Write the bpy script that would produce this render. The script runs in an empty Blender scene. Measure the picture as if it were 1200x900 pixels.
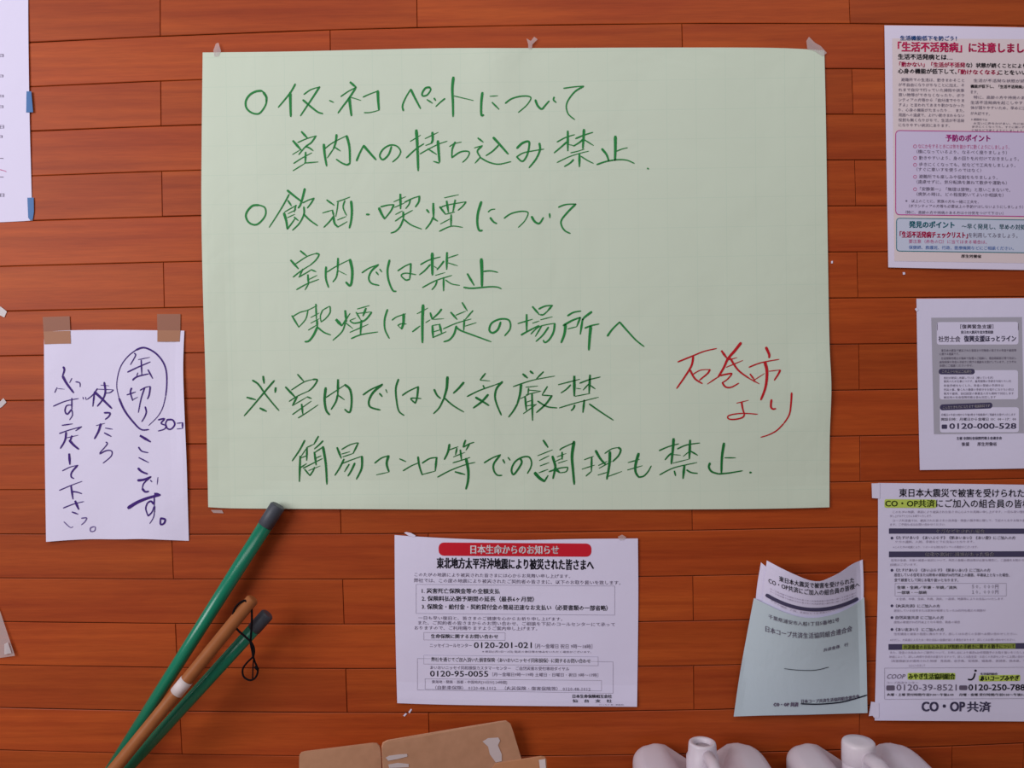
import bpy, bmesh, math, random
from mathutils import Vector, Matrix

# ------------------------------------------------------------------ camera, world, light, exposure
F_PX, CAM_D, CAM_Z = 980.0, 1.35, 0.90
RA, RB, RC, KD = -0.02058617, -0.0129267, 0.01278898, 0.04355299
def rot3(a, b, c):
    X = Matrix(((1,0,0),(0,math.cos(a),-math.sin(a)),(0,math.sin(a),math.cos(a))))
    Y = Matrix(((math.cos(b),0,math.sin(b)),(0,1,0),(-math.sin(b),0,math.cos(b))))
    Z = Matrix(((math.cos(c),-math.sin(c),0),(math.sin(c),math.cos(c),0),(0,0,1)))
    return X @ Y @ Z
RM = rot3(RA, RB, RC)
def to_world(d):
    return Vector((d[0], d[2], -d[1]))
sc = bpy.context.scene
cam = bpy.data.cameras.new('camera'); camo = bpy.data.objects.new('camera', cam)
sc.collection.objects.link(camo); sc.camera = camo
cam.sensor_width = 36.0; cam.lens = F_PX / 1200.0 * 36.0; cam.clip_start = 0.05
_r = to_world(RM @ Vector((1,0,0))); _u = to_world(RM @ Vector((0,-1,0))); _b = -to_world(RM @ Vector((0,0,1)))
camo.matrix_world = Matrix(((_r.x,_u.x,_b.x,0),(_r.y,_u.y,_b.y,-CAM_D),(_r.z,_u.z,_b.z,CAM_Z),(0,0,0,1)))

w = bpy.data.worlds.new('world'); sc.world = w; w.use_nodes = True
w.node_tree.nodes['Background'].inputs[0].default_value = (0.97, 0.95, 1.0, 1)
w.node_tree.nodes['Background'].inputs[1].default_value = 0.13
def area(name, loc, target, sx, sy, power, col):
    l = bpy.data.lights.new(name, 'AREA'); l.shape = 'RECTANGLE'; l.size = sx; l.size_y = sy
    l.energy = power; l.color = col
    o = bpy.data.objects.new(name, l); sc.collection.objects.link(o); o.location = loc
    o.rotation_euler = (Vector(target) - Vector(loc)).to_track_quat('-Z', 'Y').to_euler()
    return o
area('window_daylight', (-2.2, -2.1, 1.55), (-0.2, 0.0, 0.9), 1.6, 1.5, 52, (1.0, 0.98, 0.99))
area('upper_fill_light', (0.25, -1.7, 2.75), (0.1, 0.0, 1.4), 2.6, 0.8, 22, (1.0, 0.97, 0.97))  # added fill, placed overhead to give the upper wall sheen and brightness
sc.view_settings.view_transform = 'Standard'; sc.view_settings.look = 'None'
sc.view_settings.exposure = 0.0; sc.view_settings.gamma = 1.0; sc.view_settings.use_curve_mapping = False

# ------------------------------------------------------------------ geometry helpers
def P3(px, py, off=0.0):
    """point on the plane `off` metres in front of the wall that the photo shows at px, py"""
    d = to_world(RM @ Vector(((px-600)/F_PX, (py-450)/F_PX, 1.0)))
    k = (CAM_D - off) / d.y
    return Vector((d.x*k, -off, CAM_Z + d.z*k))
def depth_of(off): return CAM_D - off
def wall_uv(u, v):
    """wall lattice point -> world point on the wall (the photo's slightly bowed courses)"""
    u = u + 0.0085*(v + 0.02)
    d = RM.transposed() @ Vector((u, v, 1.0))
    x, y = d.x/d.z*F_PX, d.y/d.z*F_PX
    X, Y = x, y
    for _ in range(12):
        r2 = min((X*X + Y*Y)/562500.0, 1.9)
        s = 1 + KD*r2; X, Y = x/s, y/s
    return P3(X+600, Y+450, 0)
def new_obj(name, verts, faces, mat, parent=None, smooth=False):
    me = bpy.data.meshes.new(name); me.from_pydata([tuple(v) for v in verts], [], faces); me.validate(); me.update()
    if smooth:
        for p in me.polygons: p.use_smooth = True
    if mat is not None: me.materials.append(mat)
    o = bpy.data.objects.new(name, me); sc.collection.objects.link(o)
    if parent is not None:
        o.parent = parent
        o.matrix_parent_inverse = Matrix.Translation(-Vector(parent.location))
    return o
def empty(name, loc, label, cat, group=None):
    o = bpy.data.objects.new(name, None); sc.collection.objects.link(o); o.location = loc
    o.empty_display_size = 0.03
    tag(o, label, cat, group); return o
def tag(o, label, cat, group=None):
    o['label'] = label; o['category'] = cat
    if group: o['group'] = group
    return o

# ------------------------------------------------------------------ materials
def mat(name, col, rough=0.6, spec=0.5, **kw):
    m = bpy.data.materials.new(name); m.use_nodes = True
    b = m.node_tree.nodes['Principled BSDF']
    b.inputs['Base Color'].default_value = (*col, 1); b.inputs['Roughness'].default_value = rough
    b.inputs['Specular IOR Level'].default_value = spec
    for k, v in kw.items(): b.inputs[k.replace('_', ' ')].default_value = v
    return m
def N(m, t, **kw):
    n = m.node_tree.nodes.new(t)
    for k, v in kw.items(): setattr(n, k, v)
    return n
def wood_mat():
    m = mat('lacquered_plank', (0.4, 0.08, 0.02), 0.48, 0.20)
    nt = m.node_tree; L = nt.links; b = nt.nodes['Principled BSDF']
    tc = N(m, 'ShaderNodeTexCoord'); oi = N(m, 'ShaderNodeObjectInfo')
    off = N(m, 'ShaderNodeVectorMath', operation='SCALE'); L.new(oi.outputs['Random'], off.inputs['Scale'])
    off.inputs[0].default_value = (37, 11, 53)
    add = N(m, 'ShaderNodeVectorMath', operation='ADD'); L.new(tc.outputs['Object'], add.inputs[0]); L.new(off.outputs[0], add.inputs[1])
    def grain(sx, sz, detail):
        mp = N(m, 'ShaderNodeMapping'); mp.inputs['Scale'].default_value = (sx, 1, sz); L.new(add.outputs[0], mp.inputs[0])
        n = N(m, 'ShaderNodeTexNoise'); n.inputs['Scale'].default_value = 1; n.inputs['Detail'].default_value = detail
        n.inputs['Distortion'].default_value = 0.4
        L.new(mp.outputs[0], n.inputs['Vector']); return n
    g1 = grain(2.2, 75, 5); g2 = grain(26, 420, 3); g3 = grain(3.0, 14, 2)
    r = N(m, 'ShaderNodeValToRGB'); e = r.color_ramp.elements
    e[0].position = 0.30; e[0].color = (0.335, 0.048, 0.0095, 1); e[1].position = 0.72; e[1].color = (0.465, 0.078, 0.0145, 1)
    L.new(g1.outputs['Fac'], r.inputs[0])
    mx = N(m, 'ShaderNodeMix', data_type='RGBA', blend_type='MULTIPLY'); mx.inputs[0].default_value = 0.32
    r2 = N(m, 'ShaderNodeValToRGB'); r2.color_ramp.elements[0].position = .3; r2.color_ramp.elements[0].color = (.62,.58,.55,1); r2.color_ramp.elements[1].position=.62
    L.new(g2.outputs['Fac'], r2.inputs[0]); L.new(r.outputs[0], mx.inputs[6]); L.new(r2.outputs[0], mx.inputs[7])
    hs = N(m, 'ShaderNodeHueSaturation'); L.new(mx.outputs[2], hs.inputs['Color'])
    mr = N(m, 'ShaderNodeMapRange'); mr.inputs[3].default_value = 0.90; mr.inputs[4].default_value = 1.10; L.new(oi.outputs['Random'], mr.inputs[0])
    mr2 = N(m, 'ShaderNodeMapRange'); mr2.inputs[3].default_value = 0.85; mr2.inputs[4].default_value = 1.15; L.new(g3.outputs['Fac'], mr2.inputs[0])
    mu = N(m, 'ShaderNodeMath', operation='MULTIPLY'); L.new(mr.outputs[0], mu.inputs[0]); L.new(mr2.outputs[0], mu.inputs[1])
    L.new(mu.outputs[0], hs.inputs['Value'])
    mh = N(m, 'ShaderNodeMapRange'); mh.inputs[3].default_value = 0.495; mh.inputs[4].default_value = 0.507; L.new(g3.outputs['Fac'], mh.inputs[0]); L.new(mh.outputs[0], hs.inputs['Hue'])
    L.new(hs.outputs[0], b.inputs['Base Color'])
    bp = N(m, 'ShaderNodeBump'); bp.inputs['Strength'].default_value = 0.12; bp.inputs['Distance'].default_value = 0.0005
    L.new(g1.outputs['Fac'], bp.inputs['Height']); L.new(bp.outputs[0], b.inputs['Normal'])
    return m
def paper_mat(name, col, grid=False, rough=0.75, wr=0.35, scale=9):
    m = mat(name, col, rough, 0.25); nt = m.node_tree; L = nt.links; b = nt.nodes['Principled BSDF']
    tc = N(m, 'ShaderNodeTexCoord')
    n = N(m, 'ShaderNodeTexNoise'); n.inputs['Scale'].default_value = scale; n.inputs['Detail'].default_value = 3
    n.inputs['Distortion'].default_value = 0.7; L.new(tc.outputs['Object'], n.inputs['Vector'])
    bp = N(m, 'ShaderNodeBump'); bp.inputs['Strength'].default_value = wr; bp.inputs['Distance'].default_value = 0.006
    L.new(n.outputs['Fac'], bp.inputs['Height']); L.new(bp.outputs[0], b.inputs['Normal'])
    if grid:
        sp = N(m, 'ShaderNodeSeparateXYZ'); L.new(tc.outputs['Object'], sp.inputs[0])
        outs = []
        for ax, o0 in (('X', 0.011), ('Z', 0.02)):
            a = N(m, 'ShaderNodeMath', operation='ADD'); a.inputs[1].default_value = 10 + o0; L.new(sp.outputs[ax], a.inputs[0])
            d = N(m, 'ShaderNodeMath', operation='MODULO'); d.inputs[1].default_value = 0.0470; L.new(a.outputs[0], d.inputs[0])
            c = N(m, 'ShaderNodeMath', operation='LESS_THAN'); c.inputs[1].default_value = 0.0011; L.new(d.outputs[0], c.inputs[0]); outs.append(c)
        mxx = N(m, 'ShaderNodeMath', operation='MAXIMUM'); L.new(outs[0].outputs[0], mxx.inputs[0]); L.new(outs[1].outputs[0], mxx.inputs[1])
        sc_ = N(m, 'ShaderNodeMath', operation='MULTIPLY'); sc_.inputs[1].default_value = 0.45; L.new(mxx.outputs[0], sc_.inputs[0])
        mix = N(m, 'ShaderNodeMix', data_type='RGBA'); mix.inputs[6].default_value = (*col, 1)
        mix.inputs[7].default_value = (col[0]*0.86, col[1]*0.93, col[2]*0.92, 1)
        L.new(sc_.outputs[0], mix.inputs[0]); L.new(mix.outputs[2], b.inputs['Base Color'])
    return m
def film_mat(name, col, opacity, rough=0.25):
    m = mat(name, col, rough, 0.6, Alpha=opacity); return m
def cardboard_mat(name, col):
    m = mat(name, col, 0.85, 0.15); nt = m.node_tree; L = nt.links; b = nt.nodes['Principled BSDF']
    tc = N(m, 'ShaderNodeTexCoord'); n = N(m, 'ShaderNodeTexNoise'); n.inputs['Scale'].default_value = 60; n.inputs['Detail'].default_value = 4
    L.new(tc.outputs['Object'], n.inputs['Vector'])
    r = N(m, 'ShaderNodeValToRGB'); r.color_ramp.elements[0].color = (col[0]*.85, col[1]*.83, col[2]*.8, 1); r.color_ramp.elements[1].color = (col[0]*1.12, col[1]*1.12, col[2]*1.15, 1)
    L.new(n.outputs['Fac'], r.inputs[0]); L.new(r.outputs[0], b.inputs['Base Color']); return m

M = {}
M['wood'] = wood_mat()
M['groove'] = mat('plank_groove', (0.12, 0.030, 0.012), 0.8, 0.1)
M['poster'] = paper_mat('pale_green_chart_paper', (0.635, 0.72, 0.605), True, 0.5, 0.55, 6)
M['white'] = paper_mat('white_paper', (0.76, 0.715, 0.945), False, 0.7, 0.22, 11)
M['flyer'] = paper_mat('flyer_paper', (0.78, 0.71, 0.92), False, 0.45, 0.15, 8)
M['envelope'] = paper_mat('pale_blue_paper', (0.53, 0.625, 0.70), False, 0.7, 0.3, 12)
for k, c in dict(green_ink=(0.020,0.235,0.055), dark_green_ink=(0.012,0.165,0.036), red_marker=(0.52,0.012,0.02), purple_ink=(0.05,0.012,0.19),
                 light_purple_ink=(0.16,0.11,0.32), black_ink=(0.012,0.010,0.022), grey_ink=(0.15,0.12,0.19), pale_ink=(0.34,0.29,0.40),
                 red_print=(0.60,0.012,0.03), crimson_print=(0.62,0.012,0.11), magenta_print=(0.52,0.02,0.28), pink_print=(0.56,0.12,0.30),
                 blue_print=(0.03,0.12,0.42), teal_print=(0.02,0.20,0.27), slate_print=(0.07,0.06,0.13), white_print=(0.82,0.76,0.84),
                 highlighter=(0.55,0.68,0.13), dark_highlight=(0.30,0.36,0.07), olive_ink=(0.05,0.07,0.015), grey_panel=(0.44,0.42,0.52), pink_panel=(0.76,0.64,0.69),
                 lilac_panel=(0.66,0.58,0.82), sky_panel=(0.58,0.62,0.80), swoosh=(0.01,0.012,0.03)).items():
    M[k] = mat(k, c, 0.6, 0.2)
M['brown_tape'] = film_mat('brown_tape', (0.40, 0.165, 0.085), 0.93, 0.6)
M['brown_tape_wall'] = film_mat('brown_tape_on_wood', (0.37, 0.14, 0.085), 0.75, 0.6)
M['clear_tape'] = film_mat('clear_tape', (0.75, 0.66, 0.68), 0.30, 0.15)
M['white_tape'] = film_mat('white_tape', (0.80, 0.745, 0.96), 0.97, 0.6)
M['haze_tape'] = film_mat('hazy_tape', (0.70, 0.64, 0.68), 0.6, 0.3)
M['blue_tape'] = mat('blue_tape', (0.008, 0.12, 0.38), 0.5)
M['card'] = cardboard_mat('cardboard', (0.58, 0.31, 0.19))
M['card2'] = cardboard_mat('cardboard_warm', (0.54, 0.25, 0.13))
M['card_edge'] = cardboard_mat('cardboard_edge', (0.50, 0.32, 0.21))
M['green_pole'] = mat('green_coated_pole', (0.003, 0.21, 0.12), 0.27, 0.6)
M['grey_rubber'] = mat('grey_rubber', (0.055, 0.062, 0.085), 0.5)
M['stick'] = cardboard_mat('varnished_stick', (0.36, 0.125, 0.045)); M['stick'].node_tree.nodes['Principled BSDF'].inputs['Roughness'].default_value = 0.4
M['cord'] = mat('black_cord', (0.006, 0.004, 0.006), 0.9, 0.1)
M['jug'] = mat('milky_polyethylene', (0.70, 0.62, 0.70), 0.38, 0.4, Subsurface_Weight=0.15)
M['jug'].node_tree.nodes['Principled BSDF'].inputs['Subsurface Radius'].default_value = (0.02, 0.015, 0.015)
M['cap'] = mat('white_cap_plastic', (0.74, 0.66, 0.73), 0.35, 0.4)
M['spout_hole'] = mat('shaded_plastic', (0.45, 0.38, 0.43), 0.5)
M['floor'] = mat('floor_vinyl', (0.30, 0.20, 0.13), 0.5)
M['sticker'] = mat('torn_sticker', (0.72, 0.62, 0.64), 0.6)

# ------------------------------------------------------------------ large structure: plank wall, floor
def build_wall():
    x0, x1 = -1.75, 1.75
    vs = [(x0, 0.004, 0), (x1, 0.004, 0), (x1, 0.004, 1.95), (x0, 0.004, 1.95), (x0, 0.06, 0), (x1, 0.06, 0), (x1, 0.06, 1.95), (x0, 0.06, 1.95)]
    wall = new_obj('wall_back', vs, [(0,1,2,3),(5,4,7,6),(4,0,3,7),(1,5,6,2),(3,2,6,7),(4,5,1,0)], M['groove'])
    wall['kind'] = 'structure'
    p, o = 0.05543744, -0.41024276
    A, B, C, D = -0.43403683, -0.2238761, 0.2001431, 0.4052038
    T = D - A; mid = A + 0.316
    g = 0.00038     # half groove, lattice units
    rnd = random.Random(4)
    U0, U1 = -1.29, 1.29
    for row in range(-5, 20):
        if row % 2:
            js = [A-T, mid-T, A, mid, D, mid+T, D+T]
            if row > 12: js = [j if j != mid else mid-0.006 for j in js]
        else:
            js = [B-T, C-T-0.05, B, C, B+T, C+T]
            if row == 16: js.append(0.523)
        js = sorted([U0] + [j for j in js if U0+0.1 < j < U1-0.1] + [U1])
        v0, v1 = o + row*p + g, o + (row+1)*p - g
        if CAM_Z - v1*CAM_D < 0.0: v1 = (CAM_Z - 0.003)/CAM_D
        if v1 - v0 < 0.01: continue
        for a, b in zip(js, js[1:]):
            a += g*0.8; b -= g*0.8
            n = max(2, min(5, int((b-a)/0.16)))
            bv = 0.0008; proud = rnd.uniform(-0.0003, 0.0003)
            verts, faces = [], []
            for i in range(n+1):
                u = a + (b-a)*i/n
                ub = a+bv*0.5 if i == 0 else (b-bv*0.5 if i == n else u)
                P = [wall_uv(u, v0), wall_uv(ub, v0+bv), wall_uv(ub, v1-bv), wall_uv(u, v1)]
                for k, q in enumerate(P):
                    verts.append((q.x, (0.0003 if k in (0,3) else -0.0005-proud), q.z))
                # keep end bevels: outermost columns sink
                if i in (0, n): pass
            for i in range(n):
                for k in range(3):
                    c = i*4+k; faces.append((c, c+1, c+5, c+4))
            # back rim so that each plank has depth
            nb = len(verts)
            for i in (0, n):
                for k in (0, 3):
                    q = verts[i*4+k]; verts.append((q[0], 0.004, q[2]))
            e = n*4
            faces += [(0, nb, nb+1, 3), (0, 3, 2, 1), (e+3, nb+3, nb+2, e), (e, e+1, e+2, e+3)]
            new_obj('plank', verts, faces, M['wood'], wall)
    return wall
wall = build_wall()
fl = new_obj('floor', [(-1.75,-3,0),(1.75,-3,0),(1.75,0.06,0),(-1.75,0.06,0),(-1.75,-3,-.05),(1.75,-3,-.05),(1.75,0.06,-.05),(-1.75,0.06,-.05)],
             [(0,1,2,3),(7,6,5,4),(0,4,5,1),(1,5,6,2),(2,6,7,3),(3,7,4,0)], M['floor'])
fl['kind'] = 'structure'

# ------------------------------------------------------------------ paper sheets
def interp(poly, t):
    L = [0]
    for a, b in zip(poly, poly[1:]): L.append(L[-1] + math.hypot(b[0]-a[0], b[1]-a[1]))
    s = t*L[-1]
    for i in range(len(poly)-1):
        if s <= L[i+1] + 1e-9:
            k = (s-L[i])/max(L[i+1]-L[i], 1e-9)
            if len(poly) > 2:      # smooth Catmull-Rom
                p0 = poly[max(i-1,0)]; p1 = poly[i]; p2 = poly[i+1]; p3 = poly[min(i+2,len(poly)-1)]
                return tuple(0.5*((2*p1[j]) + (-p0[j]+p2[j])*k + (2*p0[j]-5*p1[j]+4*p2[j]-p3[j])*k*k + (-p0[j]+3*p1[j]-3*p2[j]+p3[j])*k**3) for j in (0,1))
            return tuple(poly[i][j]*(1-k)+poly[i+1][j]*k for j in (0,1))
    return poly[-1]
def sheet(name, top, bottom, left, right, off, mt, parent, nx=28, ny=22, thick=0.00025):
    """Coons patch between four measured edges; off(px,py) is the gap to the wall"""
    verts = []
    c00, c10, c01, c11 = top[0], top[-1], bottom[0], bottom[-1]
    for j in range(ny+1):
        t = j/ny
        for i in range(nx+1):
            s = i/nx
            T, Bm, Lf, Rt = interp(top, s), interp(bottom, s), interp(left, t), interp(right, t)
            q = [ (1-t)*T[k] + t*Bm[k] + (1-s)*Lf[k] + s*Rt[k] - ((1-s)*(1-t)*c00[k] + s*(1-t)*c10[k] + (1-s)*t*c01[k] + s*t*c11[k]) for k in (0,1)]
            verts.append(P3(q[0], q[1], off(q[0], q[1])))
    n = len(verts)
    verts += [v + Vector((0, thick, 0)) for v in verts]
    faces = []
    W = nx+1
    for j in range(ny):
        for i in range(nx):
            a = j*W+i; faces.append((a, a+W, a+W+1, a+1)); faces.append((n+a, n+a+1, n+a+W+1, n+a+W))
    rim = [i for i in range(W)] + [j*W+nx for j in range(1, ny+1)] + [ny*W+i for i in range(nx-1, -1, -1)] + [j*W for j in range(ny-1, 0, -1)]
    for a, b in zip(rim, rim[1:]+rim[:1]): faces.append((a, b, n+b, n+a))
    return new_obj(name, verts, faces, mt, parent, smooth=False)

class Ink:
    """collects flat printed marks of one colour on one sheet, in photo pixels, then lays them on the sheet"""
    def __init__(s, off, lift=0.0005): s.v, s.f, s.off, s.lift, s.cuts = [], [], off, lift, []
    def cut(s): s.cuts.append((len(s.v), len(s.f)))
    def quad(s, a, b, c, d, nx, ny):
        """grid between top-left a, bottom-left b, bottom-right c, top-right d"""
        s.cut(); o = len(s.v)
        for j in range(ny+1):
            for i in range(nx+1):
                p, q = i/nx, j/ny
                s.v.append(tuple((1-p)*((1-q)*a[k]+q*b[k]) + p*((1-q)*d[k]+q*c[k]) for k in (0,1)))
        for j in range(ny):
            for i in range(nx):
                t = o+j*(nx+1)+i; s.f.append((t, t+nx+1, t+nx+2, t+1))
    def rect(s, x0, y0, x1, y1, dy=0.0, n=1, m=1):
        n = max(n, int(abs(x1-x0)/6)+1); m = max(m, int(abs(y1-y0)/6)+1)
        s.quad((x0,y0), (x0,y1), (x1,y1+dy), (x1,y0+dy), n, m)
    def rrect(s, x0, y0, x1, y1, r, dy=0.0, width=None):
        r = min(r, (y1-y0)/2-.01, (x1-x0)/2-.01)
        s.cut()
        if width is None:      # columns, each cut to the rounded outline
            xs = [x0+r*(1-math.cos(math.pi/2*k/4)) for k in range(5)]; n = max(1, int((x1-x0-2*r)/6)+1)
            xs += [x0+r+(x1-x0-2*r)*k/n for k in range(1, n+1)] + [x1-r+r*math.sin(math.pi/2*k/4) for k in range(1, 5)]
            m = max(1, int((y1-y0)/6)+1); o = len(s.v)
            for X in xs:
                e = min(X-x0, x1-X); c = 0 if e >= r else r-math.sqrt(max(0, r*r-(r-e)**2)); D = dy*(X-x0)/(x1-x0)
                for j in range(m+1): s.v.append((X, y0+c+(y1-y0-2*c)*j/m+D))
            for i in range(len(xs)-1):
                for j in range(m):
                    t = o+i*(m+1)+j; s.f.append((t, t+1, t+m+2, t+m+1))
            return
        def ring(ins):
            R = max(r-ins, 0.05); out = []
            for cx_, cy_, a0, ex, ey in ((x1-r, y0+r, -90, x1-r, y1-r), (x1-r, y1-r, 0, x0+r, y1-r), (x0+r, y1-r, 90, x0+r, y0+r), (x0+r, y0+r, 180, x1-r, y0+r)):
                for k in range(6):
                    t = math.radians(a0+k*18); out.append((cx_+R*math.cos(t), cy_+R*math.sin(t)))
                q = out[-1]; nn = int(math.hypot(ex-cx_, ey-cy_)/6)+1
                for k in range(1, nn): out.append((q[0]+(ex-cx_)*k/nn, q[1]+(ey-cy_)*k/nn))
            return [(X, Y + dy*(X-x0)/(x1-x0)) for X, Y in out]
        A, B = ring(0), ring(width); b = len(s.v); n = len(A); s.v += A + B
        for i in range(n): s.f.append((b+i, b+(i+1)%n, b+n+(i+1)%n, b+n+i))
    def frame(s, x0, y0, x1, y1, w=0.5, dy=0.0): s.rrect(x0, y0, x1, y1, .3, dy, w)
    def text(s, body, x0, y0, x1, y1, dy=0.0, bold=0.0, sag=0.0, res=1, shear=0.0):
        """text stretched over the box; dy = drop at the right end, sag = drop in the middle; bold thickens the strokes"""
        s.cut()
        cu = bpy.data.curves.new('run', 'FONT'); cu.body = body; cu.size = 1; cu.resolution_u = res; cu.shear = shear
        o = bpy.data.objects.new('run', cu); sc.collection.objects.link(o)
        bpy.context.view_layer.update()
        ev = o.evaluated_get(bpy.context.evaluated_depsgraph_get()); me = ev.to_mesh()
        if me.vertices:
            X = [v.co.x for v in me.vertices]; Y = [v.co.y for v in me.vertices]
            a, b, c, d = min(X), max(X), min(Y), max(Y)
            e = bold*(y1-y0)*1.35
            for ox, oy in (((-e,-e*.5), (e,-e*.5), (-e,e*.5), (e,e*.5), (0,0)) if bold > 0 else ((0, 0),)):
                base = len(s.v)
                for x, y in zip(X, Y):
                    k = (x-a)/(b-a)
                    s.v.append((x0+(x1-x0)*k+ox, y1-(y1-y0)*(y-c)/(d-c) + dy*k + sag*4*k*(1-k) + oy))
                for p in me.polygons: s.f.append(tuple(base+i for i in p.vertices))
        ev.to_mesh_clear(); bpy.data.objects.remove(o); bpy.data.curves.remove(cu)
    def stroke(s, pts, w, taper=True):
        if len(pts) == 1: pts = [pts[0], (pts[0][0]+.5, pts[0][1])]
        out = []
        n = len(pts)
        for i in range(n-1):
            p0, p1, p2, p3 = pts[max(i-1,0)], pts[i], pts[i+1], pts[min(i+2,n-1)]
            m = 5 if n > 2 else 2
            for q in range(m):
                k = q/m
                out.append(tuple(0.5*((2*p1[j]) + (-p0[j]+p2[j])*k + (2*p0[j]-5*p1[j]+4*p2[j]-p3[j])*k*k + (-p0[j]+3*p1[j]-3*p2[j]+p3[j])*k**3) for j in (0,1)))
        out.append(pts[-1]); m = len(out)
        b = len(s.v)
        for i, (x, y) in enumerate(out):
            q = out[min(i+1, m-1)]; r = out[max(i-1, 0)]
            dx, dy = q[0]-r[0], q[1]-r[1]; l = math.hypot(dx, dy) or 1
            k = i/(m-1); ww = w*0.5*((1.12-0.38*k) if taper else 1)
            if i in (0, m-1): ww *= 0.6; x += (dx/l)*w*0.2*(-1 if i == 0 else 1); y += (dy/l)*w*0.2*(-1 if i == 0 else 1)
            s.v += [(x-dy/l*ww, y+dx/l*ww), (x+dy/l*ww, y-dx/l*ww)]
        for i in range(m-1): s.f.append((b+2*i, b+2*i+2, b+2*i+3, b+2*i+1))
    def build(s, name, mt, parent, label=None):
        """one object per printed line, bar or frame (per handwritten line when nothing was cut)"""
        cs = sorted(set(s.cuts + [(0, 0)])) + [(len(s.v), len(s.f))]; o = None
        for (v0, f0), (v1, f1) in zip(cs, cs[1:]):
            if v1 == v0: continue
            o = new_obj(name.replace('printed_text', 'printed_line'), [P3(x, y, s.off(x, y)+s.lift) for x, y in s.v[v0:v1]], [tuple(i-v0 for i in f) for f in s.f[f0:f1]], mt, parent)
            if label: o['label'] = label
        return o
def patch(name, pts, off, mt, parent=None, label=None, thick=0.00015):
    """a small flat piece (tape, scrap) following px outline at gap off(px,py)"""
    if not callable(off): o_ = off; off = lambda x, y: o_
    A = [P3(x, y, off(x, y)) for x, y in pts]; Bk = [v + Vector((0, thick, 0)) for v in A]; n = len(A)
    fs = [tuple(range(n)), tuple(range(2*n-1, n-1, -1))] + [(i, n+i, n+(i+1)%n, (i+1)%n) for i in range(n)]
    o = new_obj(name, A+Bk, fs, mt, parent)
    if label: o['label'] = label
    return o
def cx(l, s): # crop coordinates (7.5 px per pixel) -> strokes
    out = []
    for item in s.split(';'):
        a = item.split()
        if len(a) < 2: continue
        out.append((float(a[0])/7.5, [(l[0]+float(p.split(',')[0])/7.5, l[1]+float(p.split(',')[1])/7.5) for p in a[1:]]))
    return out
def write(name, crops, off, mt, parent, label=None, k=1.06):
    ink = Ink(off, 0.0006)
    for org, s in crops:
        for w_, pts in cx(org, s): ink.stroke(pts, w_*k)
    return ink.build(name, mt, parent, label)
def sm(x, a, b):
    t = max(0, min(1, (x-a)/(b-a))); return t*t*(3-2*t)

# ---- large green notice
def off_poster(x, y):
    s = (x-238)/734; t = (y-59)/537
    o = 0.003 + 0.0022*math.sin(5.2*s+1)*math.sin(3.4*t+.4) + 0.0010*math.sin(13*s+4*t) + 0.0008*math.sin(21*s-9*t)*t
    o += 0.005*sm(s, .93, 1)*math.exp(-((t-.74)/.10)**2) + 0.003*sm(1-s, .95, 1)*(.3+.7*sm(t, .2, .6)) + 0.004*sm(t, .93, 1)*(0.5+0.5*math.sin(7*s))
    o += 0.0035*math.exp(-((s-.47)/.05)**2)*sm(1-t, .8, 1)
    return max(o, 0.0018)
poster = empty('poster', P3(605, 594, 0.003), 'large pale green handwritten notice sheet in the middle of the wall', 'poster')
sheet('paper_sheet', [(237.5,61.5),(330,60.5),(420,58.5),(520,56.5),(640,56.3),(750,55.8),(900,56),(966,59)],
      [(244,594.3),(280,595.8),(400,596.5),(560,597.3),(700,597.4),(800,597),(900,596.2),(972,594.5)],
      [(237.5,61.5),(236.3,170),(236,250),(238,350),(241,450),(244,594.3)],
      [(966,59),(968,150),(970,290),(972,400),(974.3,455),(972.3,515),(972,594.5)], off_poster, M['poster'], poster, 70, 52)
G1 = [((280,85), "16 200,160 150,165 95,195 60,250 65,310 110,352 170,362 210,325 240,265 235,200 200,160;20 215,175 240,215 240,260;14 495,100 455,170 400,240 345,305;22 450,175 452,280 455,385;10 570,192 630,150 710,125;15 708,125 660,200 600,290 540,380;16 562,240 620,290 690,345 735,360;12 795,245 832,262;22 978,85 1028,128;10 895,210 960,165 1028,130;15 1028,130 970,220 910,300 870,355;22 970,225 978,300 988,378;8 975,215 1020,228 1072,245"),
      ((430,85), "10 -35,215 20,190 95,162;22 95,160 98,240 105,328;9 -25,352 30,350 100,332;14 320,335 312,290 340,220 385,145;18 385,148 420,220 470,315;15 555,130 515,135 485,180 492,205 530,195 560,150 548,128;14 528,238 575,268;16 590,225 603,245;12 685,228 645,260 605,298;22 760,40 750,140 755,260 757,385;8 765,205 850,225 935,245;20 1015,175 1005,260 1005,370 1025,372;9 1080,208 1150,203;15 1100,262 1160,322"),
      ((550,85), "12 315,270 370,230 450,208 520,208 540,230 500,290 430,350;17 580,240 600,290 635,320 665,290 700,250;14 745,215 740,240 762,262;10 828,138 920,125 1005,118;13 1005,120 930,165 870,240 852,300 870,365 925,412")]
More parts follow.
